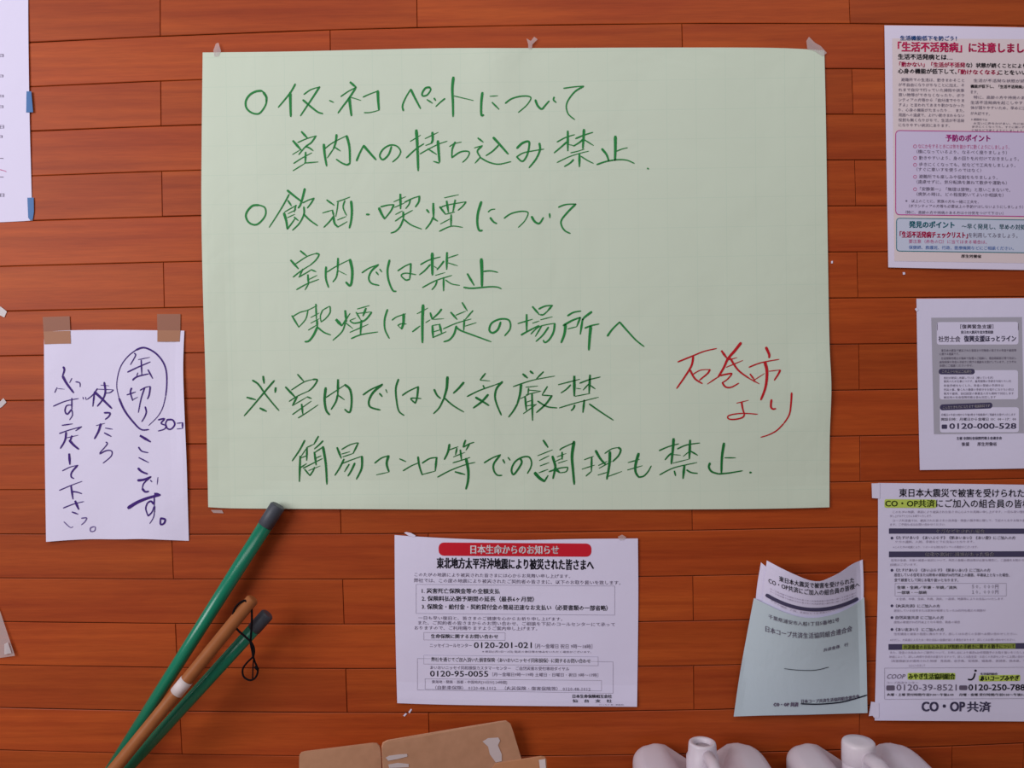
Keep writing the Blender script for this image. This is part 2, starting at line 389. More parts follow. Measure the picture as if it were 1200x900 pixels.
G2 = [((330,145), "20 175,70 225,125;22 100,150 170,230;9 140,165 220,130 305,105;13 300,108 260,165 210,200 150,270;8 95,270 160,230;14 210,200 240,210 275,235;18 210,250 208,345;9 105,348 180,300 265,255;10 100,412 200,350;12 200,345 320,335;20 370,180 378,270 395,370;9 370,225 450,165 570,105;20 570,105 595,200 600,340;15 600,345 575,360 530,345 480,312;18 482,95 475,160 455,220;12 455,220 400,300;13 465,205 515,238;16 658,325 685,260 720,190;20 720,192 770,250 828,315;14 965,200 940,270 890,315 862,280 890,225 950,188 1010,195 1045,240 1025,290 975,335"),
      ((460,145), "24 208,55 218,200 225,410;9 155,155 245,100;12 120,300 200,225 275,175;9 285,130 400,75;20 350,75 352,140 340,170;9 290,190 350,168;9 240,265 310,225 400,180 480,152;22 398,150 405,250 412,335;14 408,345 360,330;14 310,220 385,268;8 500,200 540,175 605,160;15 550,160 525,220 520,290;12 520,298 590,250 650,240 675,255 655,300 615,338;16 750,125 795,160;9 718,212 790,190;15 785,195 745,240 770,290;13 770,295 725,345;12 770,295 840,335 930,355 1040,332;20 885,120 940,180 1015,265;13 930,190 880,240 820,280"),
      ((600,145), "17 42,215 90,170 145,155 150,200 130,280 90,330 40,290;10 40,290 100,255 200,235 280,222;17 240,170 245,230 210,310 150,385;22 490,65 490,235;10 395,160 470,120 550,95;14 480,160 430,205 370,255;8 495,180 555,195;21 632,50 628,130 622,215;12 558,130 630,100 710,75;14 625,135 590,165 540,195;12 635,140 715,190;8 515,255 580,240 635,222;8 395,340 500,290 600,258 675,240;22 592,265 592,375;14 540,315 510,345 460,375;10 605,285 660,320 715,348;18 790,220 830,270 850,325;24 908,110 908,220 905,320;9 920,240 965,222 1015,210;12 745,358 830,330 930,315 1010,320 1075,348;14 1190,390 1200,398")]
G3 = [((280,215), "16 175,190 120,195 75,240 60,290 90,345 150,362 205,320 235,265 225,210 175,190;18 425,60 480,105 545,155;12 440,95 400,170 340,270 265,385;16 430,150 460,195;10 400,250 505,190;20 395,260 415,330 425,400;14 500,190 485,250;8 430,265 500,230;9 425,300 490,270;12 425,400 470,340 490,310;14 485,295 520,325;18 578,45 560,120 540,185 520,215;10 560,170 610,145 660,128;14 658,128 635,170 600,215;14 570,205 570,270 530,350 470,410;14 570,270 620,320 690,370;16 772,145 835,190;10 735,258 825,232;16 820,235 835,290;13 830,290 790,340 745,385;9 860,160 920,140 975,118;10 870,165 862,230 850,290;18 830,290 840,350 870,382;10 870,382 950,335;20 985,155 992,240 985,330 970,390;12 930,150 915,210 945,280;9 865,320 940,290;18 1120,272 1145,272"),
      ((430,215), "20 105,215 130,270 155,310;12 120,205 180,190 235,185;14 235,185 210,240 155,310;22 293,95 295,220;9 235,160 340,115;9 240,210 330,170;10 330,165 400,130 465,110;16 460,110 455,160 425,205;12 380,140 370,180 340,220;10 248,330 320,280 400,235;9 250,272 310,240;20 318,250 320,310;14 320,310 290,380 250,420 210,435;12 325,315 390,365 480,400;18 525,230 545,255;22 582,175 585,300;14 580,300 555,350 515,400;16 575,300 620,330;18 640,205 690,270;10 640,215 700,190 870,160;9 680,125 805,98;20 700,155 715,250;18 775,145 755,250;12 870,162 840,200 800,235;11 690,270 770,250;18 740,275 738,375;9 645,355 740,305;10 635,420 740,375 840,385"),
      ((540,215), "20 180,160 150,260 145,350 160,410 188,412;10 240,250 265,230 300,225;16 258,300 285,335 315,352;11 380,305 440,265 520,245 580,248 590,270 560,330 505,385;18 622,290 650,335 690,350 725,300;16 780,265 782,300;12 858,208 920,185 1010,180;15 1010,180 940,250 885,320 885,370 915,415 960,438")]
G4 = [((330,290), "17 165,30 220,75;20 80,112 145,185;9 120,145 220,80 300,52;13 300,52 328,62 300,110 250,155;10 100,260 170,205 250,155;14 185,190 155,255;10 150,260 220,220 260,195;14 260,195 300,212;18 230,240 235,320;9 240,280 310,245;10 130,370 220,320 325,280;12 235,320 205,372;17 390,170 388,270 412,350;9 400,215 470,170 600,105;22 600,105 620,200 615,300 598,335 565,305;20 495,95 492,200;13 492,200 480,260 450,302;8 500,205 570,240;11 705,222 770,180 850,150;15 850,150 790,205 765,270 790,315 855,332;14 830,215 850,240;12 862,190 880,215;17 948,110 930,200 940,290 975,375 1005,385;11 1020,205 1080,165 1135,140;15 1135,140 1132,210 1125,275;12 1125,278 1090,285 1050,245 1090,225 1180,238"),
      ((460,290), "24 348,50 348,150 350,240;11 245,150 320,110 420,82;13 330,150 285,200 235,240;8 365,165 395,185;22 478,45 475,190;11 490,90 575,62;14 450,120 420,160 390,195;10 490,135 570,160;8 375,245 460,220;10 262,352 380,290 520,245;18 448,265 448,380;13 390,295 375,335 345,370;10 465,285 520,320 590,332;20 658,232 715,330;26 780,100 785,220 785,340;12 800,210 860,205 925,218;13 625,350 700,358 850,345 920,348 955,362")]
G5 = [((330,350), "16 90,150 150,250;9 100,155 160,120 230,100 310,60;10 230,105 210,180 150,250;16 300,48 305,180;8 255,165 330,125;10 360,100 420,65;11 425,68 425,120 390,170 345,205;10 360,100 340,150 345,200;8 255,215 330,175;20 310,190 312,245;10 235,275 310,230;18 312,250 280,320 240,370 205,378;13 315,250 370,295 430,318;28 480,185 525,235;22 558,105 568,200;14 530,235 600,130;12 560,210 530,290 450,365;10 560,210 625,262;8 600,190 650,170;10 665,90 770,60;14 655,120 690,180;20 740,85 715,150;10 660,130 790,115;14 790,120 730,190 640,215 600,195;20 700,190 692,315;10 600,295 760,225;11 612,350 700,315 845,292;15 930,95 905,180 908,270 945,348;10 970,188 1010,160 1090,132;22 1072,135 1070,210 1055,265;10 1020,235 1050,220 1095,222;8 1055,265 1025,240"),
      ((460,350), "24 268,55 262,200 262,385;9 215,132 310,82;14 175,290 240,240;9 290,210 330,185;18 332,125 345,175;15 430,92 400,130 345,180;8 355,182 450,175;22 350,240 355,340;9 350,235 410,225;20 412,225 430,300;9 360,290 430,270;12 355,340 470,290;16 612,35 655,105;18 512,120 565,180;10 555,145 640,110;14 705,105 640,180;9 445,265 560,215 690,178;18 630,185 625,275;9 640,240 735,210;16 560,240 540,310 500,360 450,378;14 560,250 600,280 720,325 865,378;16 950,205 925,270 880,300 850,275 870,215 940,180 1010,182 1035,215 1030,270 985,325"),
      ((600,350), "20 128,140 128,290;12 52,218 180,180;14 80,318 130,290 235,235;18 180,70 240,140;13 235,90 290,65 355,58;18 352,60 310,110;13 250,140 275,140 310,110;9 250,185 355,158;9 180,215 240,195;10 165,310 240,245 375,215;16 375,218 365,290 330,355 290,385 275,365;14 260,240 205,330;14 320,250 270,320 210,375;14 488,150 540,120 605,108;16 450,235 530,190 600,165;18 600,165 570,240;10 490,265 570,245;22 470,230 460,310 432,385;18 700,115 640,160 620,185;20 620,180 600,310;13 640,258 700,235 765,222;24 692,245 682,340 675,450;16 838,328 880,270 945,205;14 945,205 1020,290 1090,365 1160,420")]
G6 = [((280,435), "14 118,80 170,115 230,200 290,275 350,345;14 310,82 230,175 130,295 45,392;20 212,45 220,105;20 322,145 318,185;18 70,230 145,250;20 185,325 240,352;15 515,28 570,90;20 410,140 495,230;9 460,165 570,95 650,72;14 650,72 688,78 650,140 610,175;9 440,265 520,215 620,170;18 510,225 470,300;9 470,302 600,225;14 600,225 635,240;18 550,290 560,375;9 470,380 540,330 635,262;9 520,410 600,360 695,295;20 762,145 752,250 765,340 795,382;9 765,230 840,180 930,120;18 930,118 975,160 990,250 980,345 960,360 930,335;22 870,75 868,205;15 868,205 850,270 810,335;12 870,210 925,250"),
      ((420,435), "13 40,208 110,160 210,115;18 210,115 130,185 92,260 105,315 190,340;16 185,195 208,222;10 240,160 252,190;15 352,70 328,150 335,260 355,350 400,388;12 385,212 440,175 525,135;16 525,135 515,230 500,280;12 500,282 460,238 550,240;22 782,50 775,150 750,240;14 750,240 710,320 660,372;16 665,160 690,210 720,238;13 755,235 830,300 925,358;18 925,98 880,150 835,192;16 1115,20 1070,75;9 1070,78 1155,85;14 1095,125 1110,155;11 955,222 1060,170 1205,118;18 1140,205 1080,270 1010,322;18 1030,230 1090,265 1145,300"),
      ((570,435), "17 140,92 90,150 75,220 90,290 130,385;10 80,118 140,95;20 320,25 360,58;20 385,0 410,20;15 500,5 440,65;9 235,135 400,80 600,42;20 305,110 295,200 270,290;15 270,290 235,350 195,402;9 345,140 450,130;8 300,240 380,200;20 340,230 350,340;9 370,165 480,175;14 370,150 365,200;9 350,205 470,178;20 400,195 405,430;8 355,270 400,255;8 355,305 440,290;10 325,372 440,290;14 535,135 490,205;12 490,210 575,215;16 575,215 520,290 440,362;13 450,262 530,310 620,322;26 772,45 772,215;11 632,118 820,70;12 740,120 700,160 655,190;22 910,35 902,190;11 820,105 900,75 1000,50;12 895,115 850,165;12 915,125 955,155;9 780,220 910,195;8 790,150 830,155;9 640,322 780,280 985,228;15 775,298 765,325 745,345;20 860,255 848,360;13 905,288 1000,355 1115,430")]
G7 = [((335,510), "14 165,45 120,130 55,225;10 180,110 240,80;16 285,10 245,80;13 325,50 290,85 250,120;9 130,190 190,100;18 185,110 182,220;20 125,185 118,405;12 120,290 180,250;10 130,200 180,180;20 250,150 265,260;12 255,150 330,100;20 325,100 350,250 360,430;9 265,200 310,180;10 150,290 210,260 320,205;15 165,300 210,355;12 210,355 240,310 250,280;8 200,310 300,270;20 450,110 485,200;10 490,125 560,85 630,65;16 635,68 590,160;9 490,165 560,145;10 500,190 590,160;14 510,210 470,290 430,352;9 490,250 580,215 665,185;18 668,185 665,290 620,385;14 555,255 515,320;16 605,245 575,310 545,358;12 780,245 840,200 905,180;20 902,180 885,250 905,320;9 795,348 900,325;13 1000,208 1055,232;10 1030,312 1100,270 1170,240"),
      ((470,510), "16 148,190 160,270 185,348;12 185,245 250,205 315,195;20 312,195 300,310;10 185,345 300,315;18 425,80 410,150 380,212;10 420,130 500,100;18 565,45 545,100;11 545,105 600,75 640,62;14 600,80 570,130;16 490,115 478,170;18 520,130 530,215;9 460,190 560,150;9 455,242 530,220 605,195;22 570,205 590,310 588,400 570,472;10 320,368 430,310 560,260 650,238;17 475,322 560,345;12 730,242 800,200 875,170;15 870,175 815,250 815,310 845,350 885,352;16 895,215 910,245;12 940,195 958,220;15 1045,205 1060,240 1020,310 985,345 970,300 1000,235 1060,195 1120,190 1145,230 1140,280 1110,335"),
      ((610,510), "20 200,45 240,105;9 150,180 280,128;9 165,222 250,180;9 170,270 250,240;26 125,330 165,375 210,405;10 160,330 240,300;16 210,405 240,355;20 280,185 305,270 300,310 285,380;26 300,290 340,325;8 305,230 370,200;18 365,150 365,210;8 320,190 400,160;8 330,245 410,220;11 345,130 370,110 470,65;24 470,55 452,180 460,300 472,430;12 250,320 340,290 415,280;10 415,285 400,320 345,330;10 560,215 640,185;18 625,195 622,310;9 540,298 650,262;12 575,358 625,315;20 660,135 700,205 745,255;9 740,160 800,120 860,108;16 860,108 880,130 860,180 810,230;22 785,145 780,260 758,385;10 685,265 760,230;9 680,350 780,320;9 690,290 800,230;9 770,362 890,318;22 1038,160 1012,250 1010,320 1035,365;13 1035,368 1080,360 1120,320 1148,270;10 945,240 1045,212;10 940,305 1070,268"),
      ((730,510), "22 445,30 438,130 425,250;11 318,135 400,100 490,75;14 425,160 400,180 370,215;8 445,170 505,175;24 590,45 583,205;11 478,120 560,85 675,68;9 585,140 530,185;15 595,140 655,175;8 440,245 580,210;10 322,348 450,285 650,240;24 540,265 528,378;16 452,315 462,355;13 560,305 600,328 655,335;22 888,70 870,190 865,330;11 895,198 990,198;18 765,245 755,280 780,320 840,340;13 840,340 930,332 1050,312;18 1115,328 1128,328")]
GR = [((785,395), "12 70,218 200,165 300,125 410,100;17 205,170 190,250 130,350 60,450;16 178,290 220,365 285,408;9 205,325 270,290 350,285;15 352,285 330,320 260,378;22 455,122 500,185;22 625,50 570,120 510,190 475,265 425,350;12 430,345 330,412;10 495,265 640,205;9 515,200 590,180;16 530,185 600,290 700,365;13 430,340 530,320 540,330 500,375 460,400;14 460,400 490,438 540,440 605,405;12 700,365 785,410;22 845,90 872,150 872,180;11 695,265 800,225 960,195;24 835,220 852,290 850,380 835,460 800,550;16 705,325 745,378;8 745,375 830,320;9 870,300 970,288;16 970,290 950,330 918,378"),
      ((785,455), "9 588,130 690,105;15 630,120 640,180 655,225;12 655,228 640,255 580,272 520,270 510,245 560,228 650,220 770,228;17 893,100 888,160 905,182 930,178;15 1070,40 1065,130 1050,230 1000,310;11 1000,310 940,370 870,408 800,430")]
for g_ in (G1, G2, G3, G4, G5): write('handwritten_line', g_, off_poster, M['green_ink'], poster)
for g_ in (G6, G7): write('handwritten_line', g_, off_poster, M['dark_green_ink'], poster)
write('handwritten_line', GR, off_poster, M['red_marker'], poster, 'red handwriting')
on_p = lambda x, y: off_poster(min(max(x, 238), 971), min(max(y, 60), 594)) + 0.0008
for pts in ([(250,59),(253,51),(256,50),(259,60),(256,66),(251,66)], [(619,52),(617,45),(622,48),(626,43),(630,46),(624,52),(623,58),(619,57)],
            [(946,57),(945,48),(948,43),(955,50),(962,54),(969,62),(964,66),(955,60)]):
    patch('tape_piece', pts, on_p, M['clear_tape'], poster)

# ---- white handwritten note
def off_note(x, y):
    s = (x-52)/165; t = (y-388)/246
    return max(0.0025 + 0.004*sm(t,.5,1)*(0.5+0.5*math.cos(9*s)) + 0.003*sm(s,.9,1)*math.sin(3*t+.3) + 0.0006*math.sin(11*s+5*t), 0.0015)
note = empty('memo', P3(137, 634, 0.003), 'white note with purple brush writing, held by two brown tapes', 'note')
sheet('paper_sheet', [(51.5,388.8),(85,387),(140,386.6),(216,387.5)], [(54,635),(80,633),(107,631.8),(140,632),(165,631.6),(190,632.5),(221.3,633.8)],
      [(51.5,388.8),(51.8,450),(52.6,540),(54,635)], [(216,387.5),(214.6,430),(216,480),(218.5,540),(220,590),(221.3,633.8)], off_note, M['white'], note, 24, 30)
write('handwriting', [((130,400), "14 220,75 290,55 380,95 450,170 485,260 490,380 480,480;7 480,480 455,580 410,660 330,740;8 220,75 150,130 90,210 60,300 50,400 70,500;15 70,500 120,610 200,715 265,775 330,775;10 205,105 215,125 170,205;8 240,160 340,140;11 145,270 240,225 345,180;14 265,165 270,295;14 325,250 365,325;13 190,340 230,310 330,285;8 235,275 225,305;13 180,410 170,450 190,520;12 140,470 215,445;7 185,515 235,490;9 255,430 300,405 345,395;13 345,400 335,470 320,505;11 295,410 265,500 240,625;12 300,575 310,620 295,665 270,705;12 415,690 470,680 440,720 480,740 470,770 415,788;14 490,690 540,690 560,730 530,770 495,765 480,720 495,690;10 580,720 630,715;16 628,715 628,760;8 580,770 630,765"),
   ((130,500), "24 258,80 345,132;12 242,180 270,215 325,228;12 245,272 330,315;18 238,365 270,395 320,415;20 235,472 290,465 350,440;12 350,440 290,495 275,540;18 275,545 300,572 330,568;10 345,470 360,485;7 412,445 405,510;26 150,715 230,665 330,625 430,600;26 385,590 428,598;13 380,610 380,700;16 375,680 350,655 320,670;12 320,670 305,720 325,785;12 325,785 360,750 378,700;8 385,700 375,790 340,852;16 435,805 475,815 465,850 435,858 435,805"),
   ((50,420), "16 180,75 190,100 175,150;20 175,155 210,220 270,300;8 255,175 235,215;9 105,300 125,255;10 290,205 325,215 328,250;6 130,265 190,270;9 92,420 200,375 315,352;13 255,350 255,460;12 250,450 215,490 195,460 210,415 250,410;9 258,460 260,500 235,540;8 352,340 358,360;8 375,340 382,365;12 170,588 260,575;9 145,660 230,630 340,600;12 340,600 290,635;16 205,650 195,720 155,790;8 200,700 310,675;16 255,680 240,730;20 235,720 270,760 315,797;10 480,265 440,320 390,360;16 455,295 440,420;20 455,295 520,355 605,438;15 540,210 550,290 530,355 480,420;7 510,235 580,240;8 475,270 620,275;9 620,278 590,300 545,305;14 540,478 590,480 580,510 550,535;8 470,590 545,570;18 510,575 490,640 455,705;10 550,612 612,622;14 542,655 600,685;10 555,735 565,755 500,830;10 500,840 560,810 605,815 600,860 530,920"),
   ((50,520), "22 232,90 238,180;8 172,238 240,205 310,188;14 305,190 255,250 250,290 272,305;8 145,410 250,365 345,330;18 248,370 265,485;12 262,420 300,425 342,438;9 180,565 270,530 360,508;22 285,505 315,575;14 258,600 308,618")],
   off_note, M['purple_ink'], note)
write('handwriting', [((50,520), "7 185,685 240,735 265,728;10 340,655 385,652 370,685 340,712;9 450,728 420,740 422,770 455,765 462,735 450,728")], off_note, M['light_purple_ink'], note, 'faint fading pen marks')
cl = lambda x, y: off_note(x, max(y, 388)) + 0.0006
for a in ([(50,371.5),(81.5,370.5),(82.3,387.5),(51,388.5)], [(184,368),(211.5,368),(211.3,387.2),(184.4,387)]):
    patch('tape_strip', a, lambda x, y: 0.0022, M['brown_tape_wall'], note, 'brown tape over wood')
for a in ([(51,388.5),(82.3,387.5),(83,402.6),(52,403.4)], [(184.4,387),(211.3,387.2),(210.5,400.3),(184.4,400.5)]):
    patch('tape_strip', a, cl, M['brown_tape'], note, 'brown tape over paper')

# ---- sheet at the upper left edge
off_chart = lambda x, y: 0.0022 + 0.001*math.sin(y/60.0)
chart = empty('chart', P3(-40, 259, 0.002), 'plain white sheet cut by the upper left corner, held with blue tape', 'paper')
sheet('paper_sheet', [(-130,-25),(33,-25)], [(-130,264),(-40,262),(20,259.5),(38,258.3)], [(-130,-25),(-130,264)], [(33,-25),(33.2,40),(34.5,130),(36,190),(38,258.3)], off_chart, M['white'], chart, 14, 20)
k = Ink(off_chart)
for x, y, h in ((2.4,65,3.5),(2,89,3),(2.4,112.6,3),(2,125,3.2),(2.8,148.6,4),(1,160,3),(3.2,228.6,4)): k.text('日', x-3.2, y-h/2, x+1.6, y+h/2)
k.rect(-40,185.2,4,185.9); k.rect(-40,207,4,207.7); k.build('printed_text', M['grey_ink'], chart)
k = Ink(off_chart); k.stroke([(-40,190),(0,198.8),(7.5,201.2)], .9); k.build('graph_curve', M['pink_print'], chart, 'thin red curve line')
for pts in ([(31,107),(36.6,107),(38.7,131.5),(30.6,131.7)], [(32,231.7),(39.4,231.5),(39.7,248),(38.5,256.5),(35.5,258.3),(33,255)]):
    patch('tape_strip', pts, lambda x, y: off_chart(x, y)+0.0008, M['blue_tape'], chart)

# ---- insurance notice
def off_ins(x, y):
    s = (x-463)/284; t = (y-629)/198
    return max(0.003 + 0.004*math.sin(math.pi*s)*sm(1-t, .6, 1) + 0.0010*math.sin(8*s+3*t) + 0.003*sm(t,.85,1), 0.0016)
ins = empty('notice', P3(605, 827, 0.003), 'landscape notice with a red title pill, below the big green sheet', 'notice')
sheet('paper_sheet', [(462.4,627),(500,629.5),(560,632.3),(610,633),(680,631.6),(747.5,631)], [(465.5,824),(530,826),(640,827.5),(746.5,828.3)],
      [(462.4,627),(462.8,700),(464,770),(465.5,824)], [(747.5,631),(748,700),(747.2,780),(746.5,828.3)], off_ins, M['white'], ins, 30, 20)
r = Ink(off_ins, .0004); r.rrect(514, 635.7, 693, 651.2, 6, 1.3); bn_ = r.build('title_banner', M['red_print'], ins)
r = Ink(off_ins, .0009); r.text('日本生命からのお知らせ', 551.5, 638.6, 654.6, 649, .5, .02, res=2); r.build('printed_text', M['white_print'], bn_, 'white title lettering')
b = Ink(off_ins)
b.text('東北地方太平洋沖地震により被災された皆さまへ', 512, 653.3, 695.5, 666, 2.3, .022, res=2)
b.text('1. 災害死亡保険金等の全額支払', 494.4, 689.2, 585.6, 695.3, 0.6, .012)
b.text('2. 保険料払込猶予期間の延長（最長6ヶ月間）', 494.4, 698.2, 625.7, 704.4, 1, .012)
b.text('3. 保険金・給付金・契約貸付金の簡易迅速なお支払い（必要書類の一部省略）', 494.4, 707.6, 712, 714, 1.8, .012)
b.text('生命保険に関するお問い合わせ', 505, 743, 583.6, 748, .4, .012)
b.text('0120-201-021', 555.4, 752.7, 623, 759.4, 0, .01, res=2)
b.text('弊社を通じてご加入頂いた損害保険（あいおいニッセイ同和損保）に関するお問い合わせ', 505.5, 770, 692, 775.4, 2, .012)
b.text('0120-95-0055', 504, 786, 572, 792.7, 0.3, .01, res=2)
b.text('日本生命保険相互会社', 671, 813.8, 717, 818, .2, .02); b.text('仙　台　支　社', 671, 819.4, 717, 823.2, .2, .02)
b.build('printed_text', M['black_ink'], ins)
g = Ink(off_ins)
g.text('このたびの地震により被災された皆さまには心からお見舞い申し上げます。', 485.6, 671, 668, 675.6, 2)
g.text('弊社では、この度の地震により被災されたご契約者の皆さまに、以下のお取り扱いを致します。', 485, 677.6, 727, 682.4, 3)
g.text('一日も早い復旧と、皆さまのご健康を心からお祈り申し上げます。', 490, 721.8, 659, 726.2, 1.5)
g.text('また、ご契約者の皆さまからのお問い合わせ、ご相談を下記のコールセンターにて承って', 490, 727.4, 720.5, 732, 2.2)
g.text('おりますので、ご利用賜りますようご案内申し上げます。', 485.6, 733.4, 629.5, 738, 1)
g.text('ニッセイコールセンター', 503.7, 754, 552.8, 758.6, .2)
g.text('［月～金曜日 祝日 9時～18時］', 627, 754.4, 694, 759.6, .6)
g.text('※ 祝日(1月1日～3日) 指定の休日等お休みをいただく場合がございます。', 565, 762.2, 693, 765.2, .6)
g.text('あいおいニッセイ同和損保カスタマーセンター　ご自然災害お受付専用ダイヤル', 504, 780, 667, 784.4, 1.6)
g.text('［月～金曜日9時～19時 土曜日・日曜日・祝日 9時～17時］', 577, 788, 701, 792.4, 1)
g.text('東海地・関東・首都・中国地方[10日分] 24時間]', 506, 797, 594, 801.3, .8)
g.text('（自動車保険） 0120-48-1012　（火災保険・傷害保険等） 0120-48-1012', 510, 803.3, 692, 808, 1.8)
g.text('（ニッセイ 第一事業部）', 702, 825, 731, 826.6, .2)
g.build('printed_text', M['grey_ink'], ins, 'fine grey print')
g = Ink(off_ins); g.frame(487.5, 684.6, 720.5, 719, .45, 2); g.frame(496.5, 741, 592, 750, .4, .5)
g.frame(489, 771.5, 718.6, 808.6, .4, 4); g.frame(498, 795.3, 705, 807.8, .3, 2); g.build('printed_frame', M['grey_ink'], ins)
m_ = Ink(off_ins, .00045); m_.rect(496.6, 767.8, 701, 778, 1.9, 5); g2 = Ink(off_ins, .00048); g2.frame(496.5, 767.7, 701, 778.2, .4, 2)
m_.build('printed_frame', M['white'], ins, 'plain heading box'); g2.build('printed_frame', M['grey_ink'], ins)
patch('tape_piece', [(473.5,624.3),(476,623.4),(481.5,624.5),(487,627.6),(486,629.5),(479,628)], off_ins(480,628)+.001, M['white_tape'], ins)
patch('tape_piece', [(724,629),(729,626.5),(734,629.5),(731,633),(726,633)], off_ins(728,630)+.001, M['clear_tape'], ins)

# ---- pink and white flyer (top right)
def off_fly(x, y): return 0.0026 + 0.0012*math.sin((x-1036)/50)+0.0008*math.sin(y/44)
fly = empty('flyer', P3(1140, 314, 0.003), 'printed flyer with magenta and teal boxes, cut by the upper right edge', 'flyer')
sheet('paper_sheet', [(1036.5,29.7),(1120,30.6),(1240,33)], [(1041,313.3),(1120,315),(1240,317)], [(1036.5,29.7),(1038.5,170),(1041,313.3)], [(1240,33),(1243,317)], off_fly, M['flyer'], fly, 22, 24)
q = Ink(off_fly, .0003); q.quad((1045.5,45),(1048,306),(1236,309),(1234,46),30,40); q.build('printed_panel', M['pink_panel'], fly, 'pale pink ground')
q = Ink(off_fly, .0005); q.rrect(1049.5, 152.8, 1236, 251.5, 5, 2.5); q.build('printed_panel', M['lilac_panel'], fly, 'pale lilac box')
q = Ink(off_fly, .0007); q.rrect(1049.2, 152.4, 1236.4, 252, 5, 2.5, .9); q.build('printed_frame', M['magenta_print'], fly)
q = Ink(off_fly, .0005); q.rrect(1050.5, 255.6, 1236, 294.2, 4, 2.5); q.build('printed_panel', M['sky_panel'], fly, 'pale blue box')
q = Ink(off_fly, .0007); q.rrect(1050.2, 255.2, 1236.4, 294.6, 4, 2.5, .9); q.build('printed_frame', M['teal_print'], fly)
FL = .0009
q = Ink(off_fly, FL); q.text('生活機能低下を防ごう！', 1055, 41.6, 1121, 47.2, .6, .02); q.build('printed_text', M['blue_print'], fly)
q = Ink(off_fly, FL); q.text('「生活不活発病」に注意しましょう', 1052.5, 48.8, 1221, 60.2, 2, .03, res=2)
q.text('「動かない」「生活が不活発', 1054, 72.3, 1131, 78, 1, .025); q.text('「動けなくなる」', 1123, 81.2, 1170, 87, .5, .025)
q.text('「生活不活発病チェックリスト」', 1054.6, 271, 1134, 278.4, .8, .03); q.build('printed_text', M['crimson_print'], fly)
q = Ink(off_fly, FL); q.text('予防のポイント', 1108.4, 157.4, 1160.3, 165.4, .6, .03, res=2); q.build('printed_text', M['magenta_print'], fly)
q = Ink(off_fly, FL); q.text('なにかをするときには気を抜かずに動くようにしましょう。', 1076, 168.6, 1183, 173.8, 1.4)
q.text('要注意（赤色の□）に当てはまる場合は、', 1065, 280.3, 1156.5, 285, 1)
for yy in (169.3, 182.9, 191, 205, 219.6): q.rrect(1070.2, yy, 1074.4, yy+4.2, 2.1, 0, .6)
q.build('printed_text', M['pink_print'], fly)
q = Ink(off_fly, FL); q.text('生活不活発病とは…', 1052.5, 63, 1116, 69.4, .8, .025); q.text('な）状態が続くことにより、', 1132, 73.4, 1206, 79, 1, .02)
q.text('心身の機能が低下して、', 1052.5, 80, 1121, 86, .8, .02); q.text('ことをいいます。', 1170, 82, 1220, 87.5, .5, .02)
q.text('機能が低下し、「生活不活発病」になり', 1137.5, 99, 1214, 103, .8, .02); q.text('厚生労働省', 1126.5, 298.2, 1150, 302, .3, .015)
q.build('printed_text', M['black_ink'], fly)
q = Ink(off_fly, FL)
for i, s_ in enumerate(['　避難所での生活は、動きまわること', 'が不自由になりがちなことに加え、そ', 'れまで自分で行っていた掃除や炊事', '買い物等ができなくなったり、ボラ', 'ンティアの方等から「自分達でやりま', 'すよ」と言われてあまり動かなかった', 'り、心身の機能がたまったり…　また、', '周囲への遠慮で、よけい動きまわらない', '役割も無くなりがちで、生活が不活発', 'になりやすい状況にあります。']):
    y = 91.2+i*5.9; q.text(s_.strip('　'), 1053+(3 if i == 0 else 0), y, 1130 if i < 9 else 1113, y+4, .9)
for y, s_, xa, xb in ((92.2,'生活が不活発な状態が続くと、',1141,1214),(105.5,'ます。',1137.5,1146),(111.8,'特に、高齢の方や持病のある方は',1141,1216),(118,'生活不活発病を起こしやすくなり、',1137.5,1216),(124,'体が弱りやすいため、早めに注意する',1137.5,1216),(130.6,'が大切です。',1137.5,1160),
                      (138.2,'※ 避難所では',1138,1157),(143,'お互いに声をかけあい、外に出ましょう',1141,1216),(147,'歩きにくくなっても、すぐに車いすを使わず',1139,1216),(151,'に杖などで歩くようにしましょう。',1139,1200)):
    h = 4 if y < 135 else 2.8; q.text(s_, xa, y, xb, y+h, .8)
for y, s_, xa, xb in ((175.2,'（横になっているより、なるべく座りましょう）',1074,1180),(182.6,'動きやすいよう、身の回りを片付けておきましょう。',1077,1194),(190.2,'歩きにくくなっても、杖などで工夫をしましょう。',1077,1190),(196,'（すぐに車いすを使うのではなく）',1074,1150),
                      (204.4,'避難所でも楽しみや役割をもちましょう。',1077,1169),(210.6,'（遠慮せずに、気分転換を兼ねて散歩や運動も）',1074,1180),(219,'「安静第一」「無理は禁物」と思いこまないで。',1078,1184),(225,'（病気の時は、どの程度動いてよいか相談を）',1074,1176),
                      (233.2,'※　以上のことに、家族の方も一緒に工夫を。',1061,1147),(239.2,'（ボランティアの方等も必要以上の手助けはしないようにしましょう）',1065,1199),(246.6,'（特に、高齢の方や持病のある方は十分気をつけて下さい）',1061,1176)):
    q.text(s_, xa, y, xb, y+(4.6 if y < 232 else 4), 1.4)
q.text('を利用してみましょう。', 1135, 272.6, 1192.5, 278.5, .6)
q.build('printed_text', M['grey_ink'], fly, 'fine grey print')
q = Ink(off_fly, FL); q.text('発見のポイント', 1065.5, 259, 1118.4, 266.8, .6, .03, res=2); q.text('～早く発見し、早めの対処', 1127, 262, 1202, 268.4, 1, .01)
q.build('printed_text', M['teal_print'], fly)
q = Ink(off_fly, FL); q.text('保健師、救護班、行政、医療機関などにご相談ください。', 1065, 287.6, 1188, 292, 1.2); q.build('printed_text', M['blue_print'], fly)

